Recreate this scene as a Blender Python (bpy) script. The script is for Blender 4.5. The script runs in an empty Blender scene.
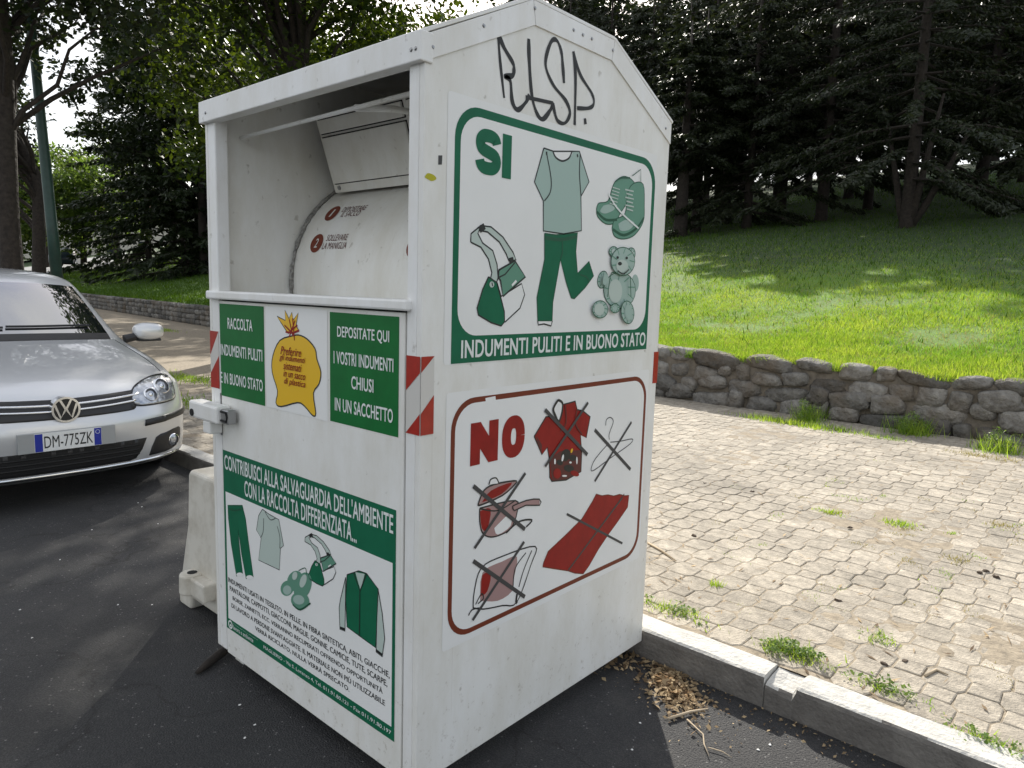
import bpy, bmesh, math, random
import numpy as np
from mathutils import Vector, Matrix
from mathutils.bvhtree import BVHTree
from mathutils.geometry import delaunay_2d_cdt
SC = bpy.context.scene
COL = SC.collection
rnd = random.Random(7)
R = math.radians

# ------------------------------------------------------------------ camera
CAM = Vector((1.3352, -1.1646, 1.40))
YAW, PITCH, ROLL, FPX = 0.7249, -0.1296, 0.0297, 713.03
_f = Vector((-math.sin(YAW)*math.cos(PITCH), math.cos(YAW)*math.cos(PITCH), math.sin(PITCH)))
_r0 = Vector((math.cos(YAW), math.sin(YAW), 0)); _u0 = _r0.cross(_f)
_r = _r0*math.cos(ROLL) + _u0*math.sin(ROLL)
_u = _u0*math.cos(ROLL) - _r0*math.sin(ROLL)
cd = bpy.data.cameras.new('camera'); cam = bpy.data.objects.new('camera', cd); COL.objects.link(cam)
cd.sensor_width = 36; cd.lens = FPX/1024*36; cd.clip_start = .05; cd.clip_end = 2000
M = Matrix.Identity(4)
for i in range(3):
    M[i][0] = _r[i]; M[i][1] = _u[i]; M[i][2] = -_f[i]; M[i][3] = CAM[i]
cam.matrix_world = M
SC.camera = cam

# ------------------------------------------------------------------ sky, sun, exposure
SUN_EL = R(34); SUN_AZ = Vector((-.65, .76, 0)).normalized()
w = bpy.data.worlds.new('World'); SC.world = w; w.use_nodes = True
nt = w.node_tree; bg = nt.nodes['Background']
sky = nt.nodes.new('ShaderNodeTexSky'); sky.sky_type = 'NISHITA'; sky.sun_disc = False
sky.sun_elevation = SUN_EL; sky.sun_rotation = math.atan2(SUN_AZ.x, SUN_AZ.y)
sky.air_density = 1.0; sky.dust_density = 2.5; sky.ozone_density = 1.0; sky.altitude = 200
# thin broken cloud over the whole sky, as the white gaps between the leaves show
tcw = nt.nodes.new('ShaderNodeTexCoord'); nzw = nt.nodes.new('ShaderNodeTexNoise'); nzw.inputs['Scale'].default_value = 2.6; nzw.inputs['Detail'].default_value = 7; nzw.inputs['Roughness'].default_value = .6
nt.links.new(tcw.outputs['Generated'], nzw.inputs['Vector'])
crw = nt.nodes.new('ShaderNodeValToRGB'); crw.color_ramp.elements[0].position = .34; crw.color_ramp.elements[1].position = .62; nt.links.new(nzw.outputs[0], crw.inputs[0])
mxw = nt.nodes.new('ShaderNodeMix'); mxw.data_type = 'RGBA'; mxw.inputs[7].default_value = (5.9, 5.9, 5.85, 1)
nt.links.new(crw.outputs[0], mxw.inputs[0]); nt.links.new(sky.outputs[0], mxw.inputs[6])
nt.links.new(mxw.outputs[2], bg.inputs[0]); bg.inputs[1].default_value = .15
sd = bpy.data.lights.new('sun', 'SUN'); sun = bpy.data.objects.new('sun', sd); COL.objects.link(sun)
sd.energy = 5.0; sd.angle = R(.53); sd.color = (1, .95, .86)
d_sun = Vector((SUN_AZ.x*math.cos(SUN_EL), SUN_AZ.y*math.cos(SUN_EL), math.sin(SUN_EL)))
sun.rotation_euler = d_sun.to_track_quat('Z', 'Y').to_euler(); sun.location = (-20, 20, 30)
vs = SC.view_settings; vs.view_transform = 'Standard'; vs.look = 'None'; vs.gamma = 1; vs.use_curve_mapping = False
vs.exposure = 0.54
SC.render.engine = 'CYCLES'

# ------------------------------------------------------------------ pixel -> place helpers
def ray(px, py):
    return _f + _r*((px-512)/FPX) - _u*((py-384)/FPX)
def on_side(px, py, x=0.0):
    d = ray(px, py); t = (x-CAM.x)/d.x; p = CAM + d*t; return (p.y, p.z)
def on_front(px, py, y=0.0):
    d = ray(px, py); t = (y-CAM.y)/d.y; p = CAM + d*t; return (p.x, p.z)
def on_ground(px, py, z=0.0):
    d = ray(px, py); t = (z-CAM.z)/d.z; p = CAM + d*t; return (p.x, p.y)
def col_pos(px, t):
    d = ray(px, 290); d.z = 0; d.normalize(); return (CAM.x+d.x*t, CAM.y+d.y*t)

# ------------------------------------------------------------------ materials
MT = {}
def mat(name, col, rough=.6, var=.0, vscale=8, bump=0, bscale=40, metal=0, spec=.5, coat=0, col2=None, thresh=None, ior=None, island=0, bdist=.02):
    m = bpy.data.materials.new(name); m.use_nodes = True; MT[name] = m
    n = m.node_tree; b = n.nodes['Principled BSDF']; L = n.links.new
    b.inputs['Roughness'].default_value = rough; b.inputs['Metallic'].default_value = metal
    b.inputs['Specular IOR Level'].default_value = spec
    if coat: b.inputs['Coat Weight'].default_value = coat; b.inputs['Coat Roughness'].default_value = .04
    if ior: b.inputs['IOR'].default_value = ior
    c4 = (*col, 1)
    tc = n.nodes.new('ShaderNodeTexCoord'); src = tc.outputs['Object']
    b.inputs['Base Color'].default_value = c4
    out = None
    if col2 or var:
        nz = n.nodes.new('ShaderNodeTexNoise'); nz.inputs['Scale'].default_value = vscale; nz.inputs['Detail'].default_value = 6; nz.inputs['Roughness'].default_value = .65
        L(src, nz.inputs['Vector'])
        cr = n.nodes.new('ShaderNodeValToRGB')
        t0, t1 = thresh if thresh else (.3, .7)
        cr.color_ramp.elements[0].position = t0; cr.color_ramp.elements[1].position = t1
        if col2: cr.color_ramp.elements[0].color = (*col2, 1); cr.color_ramp.elements[1].color = c4
        else:
            cr.color_ramp.elements[0].color = tuple(x*(1-var) for x in col)+(1,); cr.color_ramp.elements[1].color = tuple(min(1, x*(1+var)) for x in col)+(1,)
        L(nz.outputs[0], cr.inputs[0]); out = cr.outputs[0]
    if island:
        g = n.nodes.new('ShaderNodeNewGeometry'); oi = n.nodes.new('ShaderNodeObjectInfo')
        ad = n.nodes.new('ShaderNodeMath'); ad.operation = 'ADD'; L(g.outputs['Random Per Island'], ad.inputs[0]); L(oi.outputs['Random'], ad.inputs[1])
        fr = n.nodes.new('ShaderNodeMath'); fr.operation = 'FRACT'; L(ad.outputs[0], fr.inputs[0])
        mr = n.nodes.new('ShaderNodeMapRange'); L(fr.outputs[0], mr.inputs[0]); mr.inputs[3].default_value = 1-island; mr.inputs[4].default_value = 1+island
        hv = n.nodes.new('ShaderNodeHueSaturation'); L(mr.outputs[0], hv.inputs['Value'])
        if out: L(out, hv.inputs['Color'])
        else: hv.inputs['Color'].default_value = c4
        out = hv.outputs[0]
    if out: L(out, b.inputs['Base Color'])
    if bump:
        nb = n.nodes.new('ShaderNodeTexNoise'); nb.inputs['Scale'].default_value = bscale; nb.inputs['Detail'].default_value = 5
        L(src, nb.inputs['Vector'])
        bp = n.nodes.new('ShaderNodeBump'); bp.inputs['Strength'].default_value = bump; bp.inputs['Distance'].default_value = bdist
        L(nb.outputs[0], bp.inputs['Height']); L(bp.outputs[0], b.inputs['Normal'])
    return m

def leafmat(name, col, col2, transl=.45, rough=.5):
    m = bpy.data.materials.new(name); m.use_nodes = True; MT[name] = m
    n = m.node_tree; L = n.links.new
    for x in list(n.nodes): n.nodes.remove(x)
    o = n.nodes.new('ShaderNodeOutputMaterial')
    g = n.nodes.new('ShaderNodeNewGeometry')
    cr = n.nodes.new('ShaderNodeValToRGB'); cr.color_ramp.elements[0].color = (*col, 1); cr.color_ramp.elements[1].color = (*col2, 1)
    L(g.outputs['Random Per Island'], cr.inputs[0])
    p = n.nodes.new('ShaderNodeBsdfPrincipled'); p.inputs['Roughness'].default_value = rough; p.inputs['Specular IOR Level'].default_value = .35
    L(cr.outputs[0], p.inputs['Base Color'])
    t = n.nodes.new('ShaderNodeBsdfTranslucent')
    hs = n.nodes.new('ShaderNodeHueSaturation'); hs.inputs['Hue'].default_value = .48; hs.inputs['Saturation'].default_value = 1.1; hs.inputs['Value'].default_value = 1.6
    L(cr.outputs[0], hs.inputs['Color']); L(hs.outputs[0], t.inputs['Color'])
    mx = n.nodes.new('ShaderNodeMixShader'); mx.inputs[0].default_value = transl
    L(p.outputs[0], mx.inputs[1]); L(t.outputs[0], mx.inputs[2]); L(mx.outputs[0], o.inputs[0])
    return m

# painted sheet steel with grime streaks and scuffs
def paintmat(name, col):
    m = mat(name, col, .42, bump=.35, bscale=1.7, spec=.45)
    n = m.node_tree; b = n.nodes['Principled BSDF']; L = n.links.new
    tc = n.nodes.new('ShaderNodeTexCoord')
    mp = n.nodes.new('ShaderNodeMapping'); mp.inputs['Scale'].default_value = (4, 4, 1.6); L(tc.outputs['Object'], mp.inputs[0])
    n1 = n.nodes.new('ShaderNodeTexNoise'); n1.inputs['Scale'].default_value = 1.6; n1.inputs['Detail'].default_value = 8; n1.inputs['Roughness'].default_value = .7; L(mp.outputs[0], n1.inputs[0])
    r1 = n.nodes.new('ShaderNodeValToRGB'); r1.color_ramp.elements[0].position = .30; r1.color_ramp.elements[1].position = .62
    r1.color_ramp.elements[0].color = (col[0]*.86, col[1]*.84, col[2]*.79, 1); r1.color_ramp.elements[1].color = (*col, 1); L(n1.outputs[0], r1.inputs[0])
    n2 = n.nodes.new('ShaderNodeTexNoise'); n2.inputs['Scale'].default_value = 26; n2.inputs['Detail'].default_value = 4; L(tc.outputs['Object'], n2.inputs[0])
    r2 = n.nodes.new('ShaderNodeValToRGB'); r2.color_ramp.elements[0].position = .26; r2.color_ramp.elements[1].position = .33
    r2.color_ramp.elements[0].color = (.5, .47, .42, 1); r2.color_ramp.elements[1].color = (1, 1, 1, 1); L(n2.outputs[0], r2.inputs[0])
    mx = n.nodes.new('ShaderNodeMix'); mx.data_type = 'RGBA'; mx.blend_type = 'MULTIPLY'; mx.inputs[0].default_value = .6
    L(r1.outputs[0], mx.inputs[6]); L(r2.outputs[0], mx.inputs[7])
    # road splash: fine brown specks, denser low on the sheet; thin rain runs from the seams
    sz = n.nodes.new('ShaderNodeSeparateXYZ'); L(tc.outputs['Object'], sz.inputs[0])
    lo = n.nodes.new('ShaderNodeMapRange'); L(sz.outputs[2], lo.inputs[0]); lo.inputs[1].default_value = .07; lo.inputs[2].default_value = .65; lo.inputs[3].default_value = .045; lo.inputs[4].default_value = -.05
    n3 = n.nodes.new('ShaderNodeTexNoise'); n3.inputs['Scale'].default_value = 34; n3.inputs['Detail'].default_value = 7; n3.inputs['Roughness'].default_value = .75; L(tc.outputs['Object'], n3.inputs[0])
    s3 = n.nodes.new('ShaderNodeMath'); s3.operation = 'ADD'; L(n3.outputs[0], s3.inputs[0]); L(lo.outputs[0], s3.inputs[1])
    r3 = n.nodes.new('ShaderNodeValToRGB'); r3.color_ramp.elements[0].position = .60; r3.color_ramp.elements[1].position = .78; L(s3.outputs[0], r3.inputs[0])
    m3 = n.nodes.new('ShaderNodeMix'); m3.data_type = 'RGBA'; L(r3.outputs[0], m3.inputs[0]); L(mx.outputs[2], m3.inputs[6]); m3.inputs[7].default_value = (.36, .32, .26, 1)
    mp4 = n.nodes.new('ShaderNodeMapping'); mp4.inputs['Scale'].default_value = (38, 38, .9); L(tc.outputs['Object'], mp4.inputs[0])
    n4 = n.nodes.new('ShaderNodeTexNoise'); n4.inputs['Scale'].default_value = 1; n4.inputs['Detail'].default_value = 5; L(mp4.outputs[0], n4.inputs[0])
    r4 = n.nodes.new('ShaderNodeValToRGB'); r4.color_ramp.elements[0].position = .66; r4.color_ramp.elements[1].position = .84; r4.color_ramp.elements[1].color = (.55, .55, .55, 1); L(n4.outputs[0], r4.inputs[0])
    m4 = n.nodes.new('ShaderNodeMix'); m4.data_type = 'RGBA'; L(r4.outputs[0], m4.inputs[0]); L(m3.outputs[2], m4.inputs[6]); m4.inputs[7].default_value = (.42, .36, .27, 1)
    L(m4.outputs[2], b.inputs['Base Color'])
    return m
paintmat('bin_white', (.80, .795, .765)); paintmat('bin_inner', (.82, .81, .77)); paintmat('bin_trim', (.82, .82, .81))
mat('poster_white', (.80, .80, .78), .42, var=.03, vscale=4, spec=.4)
mat('poster_green', (.006, .125, .060), .5, var=.12, vscale=9, spec=.25); mat('panel_green', (.004, .135, .028), .5, var=.15, vscale=9, spec=.25)
mat('dark_green', (.004, .075, .035), .45); mat('mid_green', (.11, .27, .19), .45); mat('teal_light', (.34, .46, .41), .45); mat('teal_pale', (.47, .55, .50), .45)
mat('poster_brown', (.17, .035, .016), .5, var=.1, spec=.25); mat('poster_red', (.27, .012, .009), .5, var=.15, vscale=20, spec=.25); mat('red_dark', (.09, .008, .008), .45); mat('red_grey', (.36, .22, .21), .45)
mat('ink', (.012, .013, .013), .5); mat('ink_soft', (.05, .05, .05), .6); mat('spray', (.012, .012, .012), .55)
mat('bag_yellow', (.78, .47, .012), .4); mat('text_white', (.74, .78, .75), .4); mat('sticker_red', (.36, .022, .012), .3, var=.15, vscale=40); mat('sticker_white', (.62, .60, .56), .3)
mat('gap_dark', (.01, .01, .01), .9); mat('steel', (.35, .35, .35), .35, metal=.9); mat('moss_yellow', (.45, .42, .03), .9)
mat('asphalt', (.052, .052, .054), .85, var=.45, vscale=120, bump=.6, bscale=160)
mat('sand', (.27, .225, .165), .95, var=.35, vscale=20, bump=.4, bscale=60)
mat('paver', (.385, .34, .275), .9, var=.22, vscale=14, bump=.45, bscale=90, island=.13)
mat('kerbstone', (.50, .485, .45), .85, var=.2, vscale=16, bump=.4, bscale=70, island=.06)
mat('kerb_shade_dirt', (.20, .185, .165), .9, col2=(.11, .10, .09), vscale=9, bump=.4, bscale=60)  # street face of the kerb: its shade painted in, with splash dirt
mat('mortar', (.135, .115, .09), .95, var=.4, vscale=9, bump=.8, bscale=25)
mat('rock', (.24, .23, .21), .88, col2=(.075, .068, .060), vscale=8, bump=1, bscale=16, bdist=.06, island=.5, thresh=(.3, .75))
mat('lawn_soil', (.11, .205, .028), .95, col2=(.10, .145, .035), vscale=1.2, bump=.7, bscale=18, thresh=(.2, .5))
mat('bark', (.032, .025, .020), .95, var=.5, vscale=14, bump=1, bscale=18)
leafmat('leaf_broad', (.018, .037, .007), (.062, .095, .012), .36)
leafmat('leaf_dark', (.010, .021, .006), (.024, .037, .010), .25)
leafmat('leaf_far', (.05, .10, .02), (.11, .17, .035), .5)
leafmat('needle', (.011, .018, .007), (.028, .037, .013), .2)
leafmat('grass', (.12, .245, .024), (.33, .45, .095), .52, .6)
leafmat('grass_shade_tint', (.030, .078, .007), (.080, .155, .016), .45, .6)  # darker copy of the lawn grass, tree shade put into the colour
leafmat('grass_dry', (.22, .22, .07), (.34, .30, .12), .3, .7)
leafmat('weed_leaf', (.07, .14, .025), (.20, .29, .08), .4)
leafmat('litter', (.09, .055, .028), (.50, .38, .22), .2, .8)
mat('twig', (.42, .34, .24), .9); mat('scrap', (.75, .75, .73), .8)
mat('plastic_white', (.62, .59, .52), .55, col2=(.40, .36, .29), vscale=7, thresh=(.25, .55), bump=.1, bscale=8)
mat('lamp_green', (.025, .062, .050), .45, var=.25, vscale=6)

# ------------------------------------------------------------------ mesh helpers
def tag(o, label=None, cat=None, group=None, kind=None):
    if label: o['label'] = label
    if cat: o['category'] = cat
    if group: o['group'] = group
    if kind: o['kind'] = kind
    return o
def link(name, me, parent=None, loc=None):
    o = bpy.data.objects.new(name, me); COL.objects.link(o)
    if parent: o.parent = parent
    if loc is not None: o.location = loc
    return o
def empty(name, loc=(0, 0, 0), rz=0):
    o = bpy.data.objects.new(name, None); COL.objects.link(o); o.location = loc; o.rotation_euler.z = rz; o.empty_display_size = .1
    return o
def mesh(name, V, F, mats, mi=None, smooth=False):
    me = bpy.data.meshes.new(name); me.from_pydata([tuple(v) for v in V], [], F)
    for m in (mats if isinstance(mats, (list, tuple)) else [mats]): me.materials.append(MT[m])
    if mi is not None: me.polygons.foreach_set('material_index', mi)
    if smooth: me.polygons.foreach_set('use_smooth', [True]*len(me.polygons))
    me.update(); return me
def fastmesh(name, V, nper, matname, smooth=False):
    """V: (n*nper,3) array, each run of nper verts is one polygon"""
    V = np.ascontiguousarray(V, dtype=np.float32); n = len(V); nf = n//nper
    me = bpy.data.meshes.new(name); me.vertices.add(n); me.vertices.foreach_set('co', V.ravel())
    me.loops.add(n); me.loops.foreach_set('vertex_index', np.arange(n, dtype=np.int32))
    me.polygons.add(nf); me.polygons.foreach_set('loop_start', np.arange(0, n, nper, dtype=np.int32))
    me.polygons.foreach_set('loop_total', np.full(nf, nper, dtype=np.int32))
    me.materials.append(MT[matname]); me.update(calc_edges=True); me.validate(); return me
class MB:
    def __init__(s): s.V = []; s.F = []; s.I = []; s.mats = []
    def m(s, name):
        if name not in s.mats: s.mats.append(name)
        return s.mats.index(name)
    def add(s, V, F, mt):
        o = len(s.V); s.V += [tuple(v) for v in V]; k = s.m(mt)
        for f in F: s.F.append([i+o for i in f]); s.I.append(k)
    def box(s, x0, x1, y0, y1, z0, z1, mt):
        V = [(x, y, z) for z in (z0, z1) for y in (y0, y1) for x in (x0, x1)]
        s.add(V, [(0, 2, 3, 1), (4, 5, 7, 6), (0, 1, 5, 4), (2, 6, 7, 3), (0, 4, 6, 2), (1, 3, 7, 5)], mt)
    def tube(s, pts, rad, mt, n=8, cap=True):
        pts = [Vector(p) for p in pts]; rad = rad if isinstance(rad, (list, tuple)) else [rad]*len(pts)
        V = []; F = []
        for i, p in enumerate(pts):
            t = (pts[min(i+1, len(pts)-1)]-pts[max(i-1, 0)]).normalized()
            a = t.cross(Vector((0, 0, 1)) if abs(t.z) < .95 else Vector((1, 0, 0))).normalized(); b = t.cross(a)
            for k in range(n):
                an = 2*math.pi*k/n; V.append(p+(a*math.cos(an)+b*math.sin(an))*rad[i])
        for i in range(len(pts)-1):
            for k in range(n):
                F.append((i*n+k, i*n+(k+1) % n, (i+1)*n+(k+1) % n, (i+1)*n+k))
        if cap: F.append(tuple(range(n))[::-1]); F.append(tuple(range((len(pts)-1)*n, len(pts)*n)))
        s.add(V, F, mt)
    def build(s, name, parent=None, loc=None, smooth=False, bevel=0, seg=2):
        me = mesh(name, s.V, s.F, s.mats, s.I, smooth)
        bm = bmesh.new(); bm.from_mesh(me)
        if bevel:
            bmesh.ops.bevel(bm, geom=[e for e in bm.edges if e.calc_face_angle(0) > .5], offset=bevel, segments=seg, affect='EDGES', profile=.5)
        bmesh.ops.recalc_face_normals(bm, faces=bm.faces); bm.to_mesh(me); bm.free()
        return link(name, me, parent, loc)
def box(name, x0, x1, y0, y1, z0, z1, mt, parent=None, bevel=.003):
    b = MB(); b.box(x0, x1, y0, y1, z0, z1, mt); return b.build(name, parent, bevel=bevel)
def copy_tree(o, parent=None):
    c = o.copy(); COL.objects.link(c)
    if parent: c.parent = parent
    for ch in list(o.children): copy_tree(ch, c)
    return c
def smooth_path(P, n=6):
    out = []
    P = [Vector((p[0], p[1])) for p in P]
    if len(P) < 3: return P
    for i in range(len(P)-1):
        p0, p1, p2, p3 = P[max(i-1, 0)], P[i], P[i+1], P[min(i+2, len(P)-1)]
        for k in range(n):
            t = k/n
            out.append(.5*((2*p1)+(p2-p0)*t+(2*p0-5*p1+4*p2-p3)*t*t+(3*p1-p0-3*p2+p3)*t**3))
    out.append(P[-1]); return out

# flat printing on a plane: (u, v) -> world, each primitive a hair above the last
class Plane:
    def __init__(s, fn, base): s.fn = fn; s.base = base
SIDE = Plane(lambda u, v, h: (h, u, v), .0)
FRONT = Plane(lambda u, v, h: (u, -h, v), .0)
class Pic:
    def __init__(s, plane, h0, conv=None): s.p = plane; s.h = h0; s.mb = MB(); s.conv = conv
    def c(s, P): return [s.conv(*q) for q in P] if s.conv else P
    def raw_poly(s, P, mt):
        P = [tuple(q) for q in P]
        ar = sum(P[i][0]*P[(i+1) % len(P)][1]-P[(i+1) % len(P)][0]*P[i][1] for i in range(len(P)))
        if ar < 0: P = P[::-1]
        s.h += .00012
        s.mb.add([s.p.fn(u, v, s.h) for u, v in P], [tuple(range(len(P)))], mt)
    def poly(s, P, mt, sm=0):
        P = s.c(P)
        if sm: P = smooth_path(P+[P[0]], sm)[:-1]
        s.raw_poly(P, mt)
    def ell(s, cx, cy, rx, ry, mt, rot=0, n=20):
        a = [(cx+rx*math.cos(t)*math.cos(rot)-ry*math.sin(t)*math.sin(rot), cy+rx*math.cos(t)*math.sin(rot)+ry*math.sin(t)*math.cos(rot)) for t in [2*math.pi*k/n for k in range(n)]]
        s.poly(a, mt)
    def stroke(s, P, wd, mt, sm=5, closed=False, vary=0):
        P = [Vector(q) for q in s.c(P)]
        if closed: P = P+[P[0]]
        if sm and len(P) > 2: P = smooth_path(P, sm)
        n = len(P); A = []; s.h += .00012
        for i in range(n):
            t = (P[min(i+1, n-1)]-P[max(i-1, 0)])
            t = t.normalized() if t.length > 1e-9 else Vector((1, 0))
            q = Vector((-t.y, t.x))*wd*.5*(1+vary*math.sin(i*.55+wd*900)*.6+vary*math.sin(i*.21)*.5); A.append((P[i]+q, P[i]-q))
        V = []; F = []
        for a, b in A: V += [s.p.fn(b.x, b.y, s.h), s.p.fn(a.x, a.y, s.h)]
        for i in range(n-1): F.append((2*i, 2*i+2, 2*i+3, 2*i+1))
        s.mb.add(V, F, mt)
    def build(s, name, parent): 
        me = mesh(name, s.mb.V, s.mb.F, s.mb.mats, s.mb.I); return link(name, me, parent)
def reg(x0, y0, sc, plane_fn):
    return lambda x, y: plane_fn(x0+x/sc, y0+y/sc)
def glyphs(txt, bold=.012, shear=0):
    cu = bpy.data.curves.new('t', 'FONT'); cu.body = txt; cu.size = 1; cu.shear = shear; cu.resolution_u = 3; cu.space_character = 1.0+bold*2.0; cu.fill_mode = 'FRONT'
    o = bpy.data.objects.new('t', cu); COL.objects.link(o)
    dg = bpy.context.evaluated_depsgraph_get(); me = bpy.data.meshes.new_from_object(o.evaluated_get(dg))
    V = [v.co.copy() for v in me.vertices]; F = [tuple(p.vertices) for p in me.polygons]
    bpy.data.objects.remove(o); bpy.data.meshes.remove(me); bpy.data.curves.remove(cu)
    return V, F
def lettering(name, lines, parent, mt, plane=None, fn=None, h=.0, bold=.012, shear=0):
    """lines: (text, u0, u1, v0, v1) rectangles in plane units; one mesh"""
    for t, u0, u1, v0, v1 in lines:
        V, F = glyphs(t, bold, shear); mb = MB()
        xs = [v.x for v in V]; ys = [v.y for v in V]; a, b = min(xs)-bold, max(xs)+bold
        c, d = (min(ys)-bold, max(ys)+bold); ku, kv = (u1-u0)/(b-a), (v1-v0)/(d-c); hh = h
        # weight: shifted layers of the same letters, a hair apart
        for dx, dy in ([(0, 0)] if (not bold or fn) else [(-1, -1), (1, -1), (-1, 1), (1, 1), (0, 0)]):
            f = fn or (lambda u, v: plane.fn(u, v, hh)); hh += .00010
            mb.add([f(u0+(v.x+dx*bold-a)*ku, v0+(v.y+dy*bold*.6-c)*kv) for v in V], F, mt)
        o = link(name, mesh(name, mb.V, mb.F, mb.mats, mb.I), parent)
    return o
def rrect(u0, u1, v0, v1, r, n=8, corners=(1, 1, 1, 1)):
    P = []
    for k, (cx, cy, a0) in enumerate([(u1-r, v1-r, 0), (u0+r, v1-r, 90), (u0+r, v0+r, 180), (u1-r, v0+r, 270)]):
        if corners[k]:
            for i in range(n+1):
                a = R(a0+90*i/n); P.append((cx+r*math.cos(a), cy+r*math.sin(a)))
        else:
            P.append([(u1, v1), (u0, v1), (u0, v0), (u1, v0)][k])
    return P

# ------------------------------------------------------------------ the setting
KERB_Y, KERB_H, KERB_W = 1.150, .115, .125
PAVE_Z = .105
def wallY(x):
    a = max(0, -x-4.0); return 6.95 + .118*(a-1.5*(1-math.exp(-a/1.5)))
WALL_TOP = .70
def terr(x, y):
    s = y-wallY(x)
    if s < 0: s = 0
    se = s if s < 75 else 75+(s-75)*.35
    return WALL_TOP-.03+.2*se*(1-.35*math.exp(-s/3)) + .022*max(0, -x-38) + .10*math.sin(x*.31+1)*math.sin(y*.27)*min(1, s/6)
def sheet(name, xs, ys, zf, mt):
    V = [(x, y, zf(x, y)) for y in ys for x in xs]; n = len(xs)
    F = [(j*n+i, j*n+i+1, (j+1)*n+i+1, (j+1)*n+i) for j in range(len(ys)-1) for i in range(n-1)]
    return link(name, mesh(name, V, F, mt, smooth=True))
road = sheet('road', [-260, -30, -10, 5, 30, 200], [-160, -20, -3, 3, 9, 40], lambda x, y: 0, 'asphalt')
tag(road, kind='structure')
# asphalt gets worn patches, fine pale aggregate and hairline cracks
n = MT['asphalt'].node_tree; L = n.links.new; b = n.nodes['Principled BSDF']
tc = n.nodes.new('ShaderNodeTexCoord')
vo = n.nodes.new('ShaderNodeTexVoronoi'); vo.inputs['Scale'].default_value = 190; L(tc.outputs['Object'], vo.inputs[0])
cr = n.nodes.new('ShaderNodeValToRGB'); cr.color_ramp.elements[0].position = .0; cr.color_ramp.elements[1].position = .55
cr.color_ramp.elements[0].color = (.066, .064, .062, 1); cr.color_ramp.elements[1].color = (.026, .026, .027, 1)
L(vo.outputs['Distance'], cr.inputs[0])
wn = n.nodes.new('ShaderNodeTexNoise'); wn.inputs['Scale'].default_value = 1.1; wn.inputs['Detail'].default_value = 7; L(tc.outputs['Object'], wn.inputs[0])
wr = n.nodes.new('ShaderNodeMapRange'); wr.inputs[1].default_value = .3; wr.inputs[2].default_value = .7; wr.inputs[3].default_value = .7; wr.inputs[4].default_value = 1.45; L(wn.outputs[0], wr.inputs[0])
vo2 = n.nodes.new('ShaderNodeTexWhiteNoise'); L(vo.outputs['Color'], vo2.inputs[0])
gt = n.nodes.new('ShaderNodeMath'); gt.operation = 'GREATER_THAN'; gt.inputs[1].default_value = .994; L(vo2.outputs[0], gt.inputs[0])
mm = n.nodes.new('ShaderNodeMix'); mm.data_type = 'RGBA'; mm.inputs[7].default_value = (.15, .145, .14, 1); L(gt.outputs[0], mm.inputs[0]); L(cr.outputs[0], mm.inputs[6])
hv = n.nodes.new('ShaderNodeHueSaturation'); L(mm.outputs[2], hv.inputs['Color']); L(wr.outputs[0], hv.inputs['Value'])
dn = n.nodes.new('ShaderNodeTexNoise'); dn.inputs['Scale'].default_value = 3; dn.inputs['Detail'].default_value = 5; L(tc.outputs['Object'], dn.inputs[0])
dm = n.nodes.new('ShaderNodeVectorMath'); dm.operation = 'MULTIPLY_ADD'; L(dn.outputs['Color'], dm.inputs[0]); dm.inputs[1].default_value = (.5, .5, .5); L(tc.outputs['Object'], dm.inputs[2])
vc = n.nodes.new('ShaderNodeTexVoronoi'); vc.feature = 'DISTANCE_TO_EDGE'; vc.inputs['Scale'].default_value = .8; L(dm.outputs[0], vc.inputs[0])
lt = n.nodes.new('ShaderNodeMapRange'); L(vc.outputs[0], lt.inputs[0]); lt.inputs[1].default_value = .0; lt.inputs[2].default_value = .006; lt.inputs[3].default_value = .7; lt.inputs[4].default_value = 0
m5 = n.nodes.new('ShaderNodeMix'); m5.data_type = 'RGBA'; L(lt.outputs[0], m5.inputs[0]); L(hv.outputs[0], m5.inputs[6]); m5.inputs[7].default_value = (.012, .011, .010, 1)
# dust and grit lying in drifts
dg_ = n.nodes.new('ShaderNodeTexNoise'); dg_.inputs['Scale'].default_value = 1.7; dg_.inputs['Detail'].default_value = 9; dg_.inputs['Roughness'].default_value = .72; L(tc.outputs['Object'], dg_.inputs[0])
dr_ = n.nodes.new('ShaderNodeMapRange'); L(dg_.outputs[0], dr_.inputs[0]); dr_.inputs[1].default_value = .52; dr_.inputs[2].default_value = .75; dr_.inputs[3].default_value = 0; dr_.inputs[4].default_value = .55
m6 = n.nodes.new('ShaderNodeMix'); m6.data_type = 'RGBA'; L(dr_.outputs[0], m6.inputs[0]); L(m5.outputs[2], m6.inputs[6]); m6.inputs[7].default_value = (.105, .098, .088, 1)
L(m6.outputs[2], b.inputs['Base Color'])

px_ = list(np.linspace(-75, -8, 40))+list(np.linspace(-7.5, 9, 34))+[12, 20, 40]
V = []; F = []
for x in px_:
    for t in np.linspace(0, 1, 8):
        y = KERB_Y+KERB_W-.01+(wallY(x)+.25-KERB_Y-KERB_W)*t
        V.append((x, y, PAVE_Z-.0065))
for i in range(len(px_)-1):
    for j in range(7): F.append((i*8+j, (i+1)*8+j, (i+1)*8+j+1, i*8+j+1))
pave = link('pavement', mesh('pavement', V, F, 'sand', smooth=True)); tag(pave, kind='structure')
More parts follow.
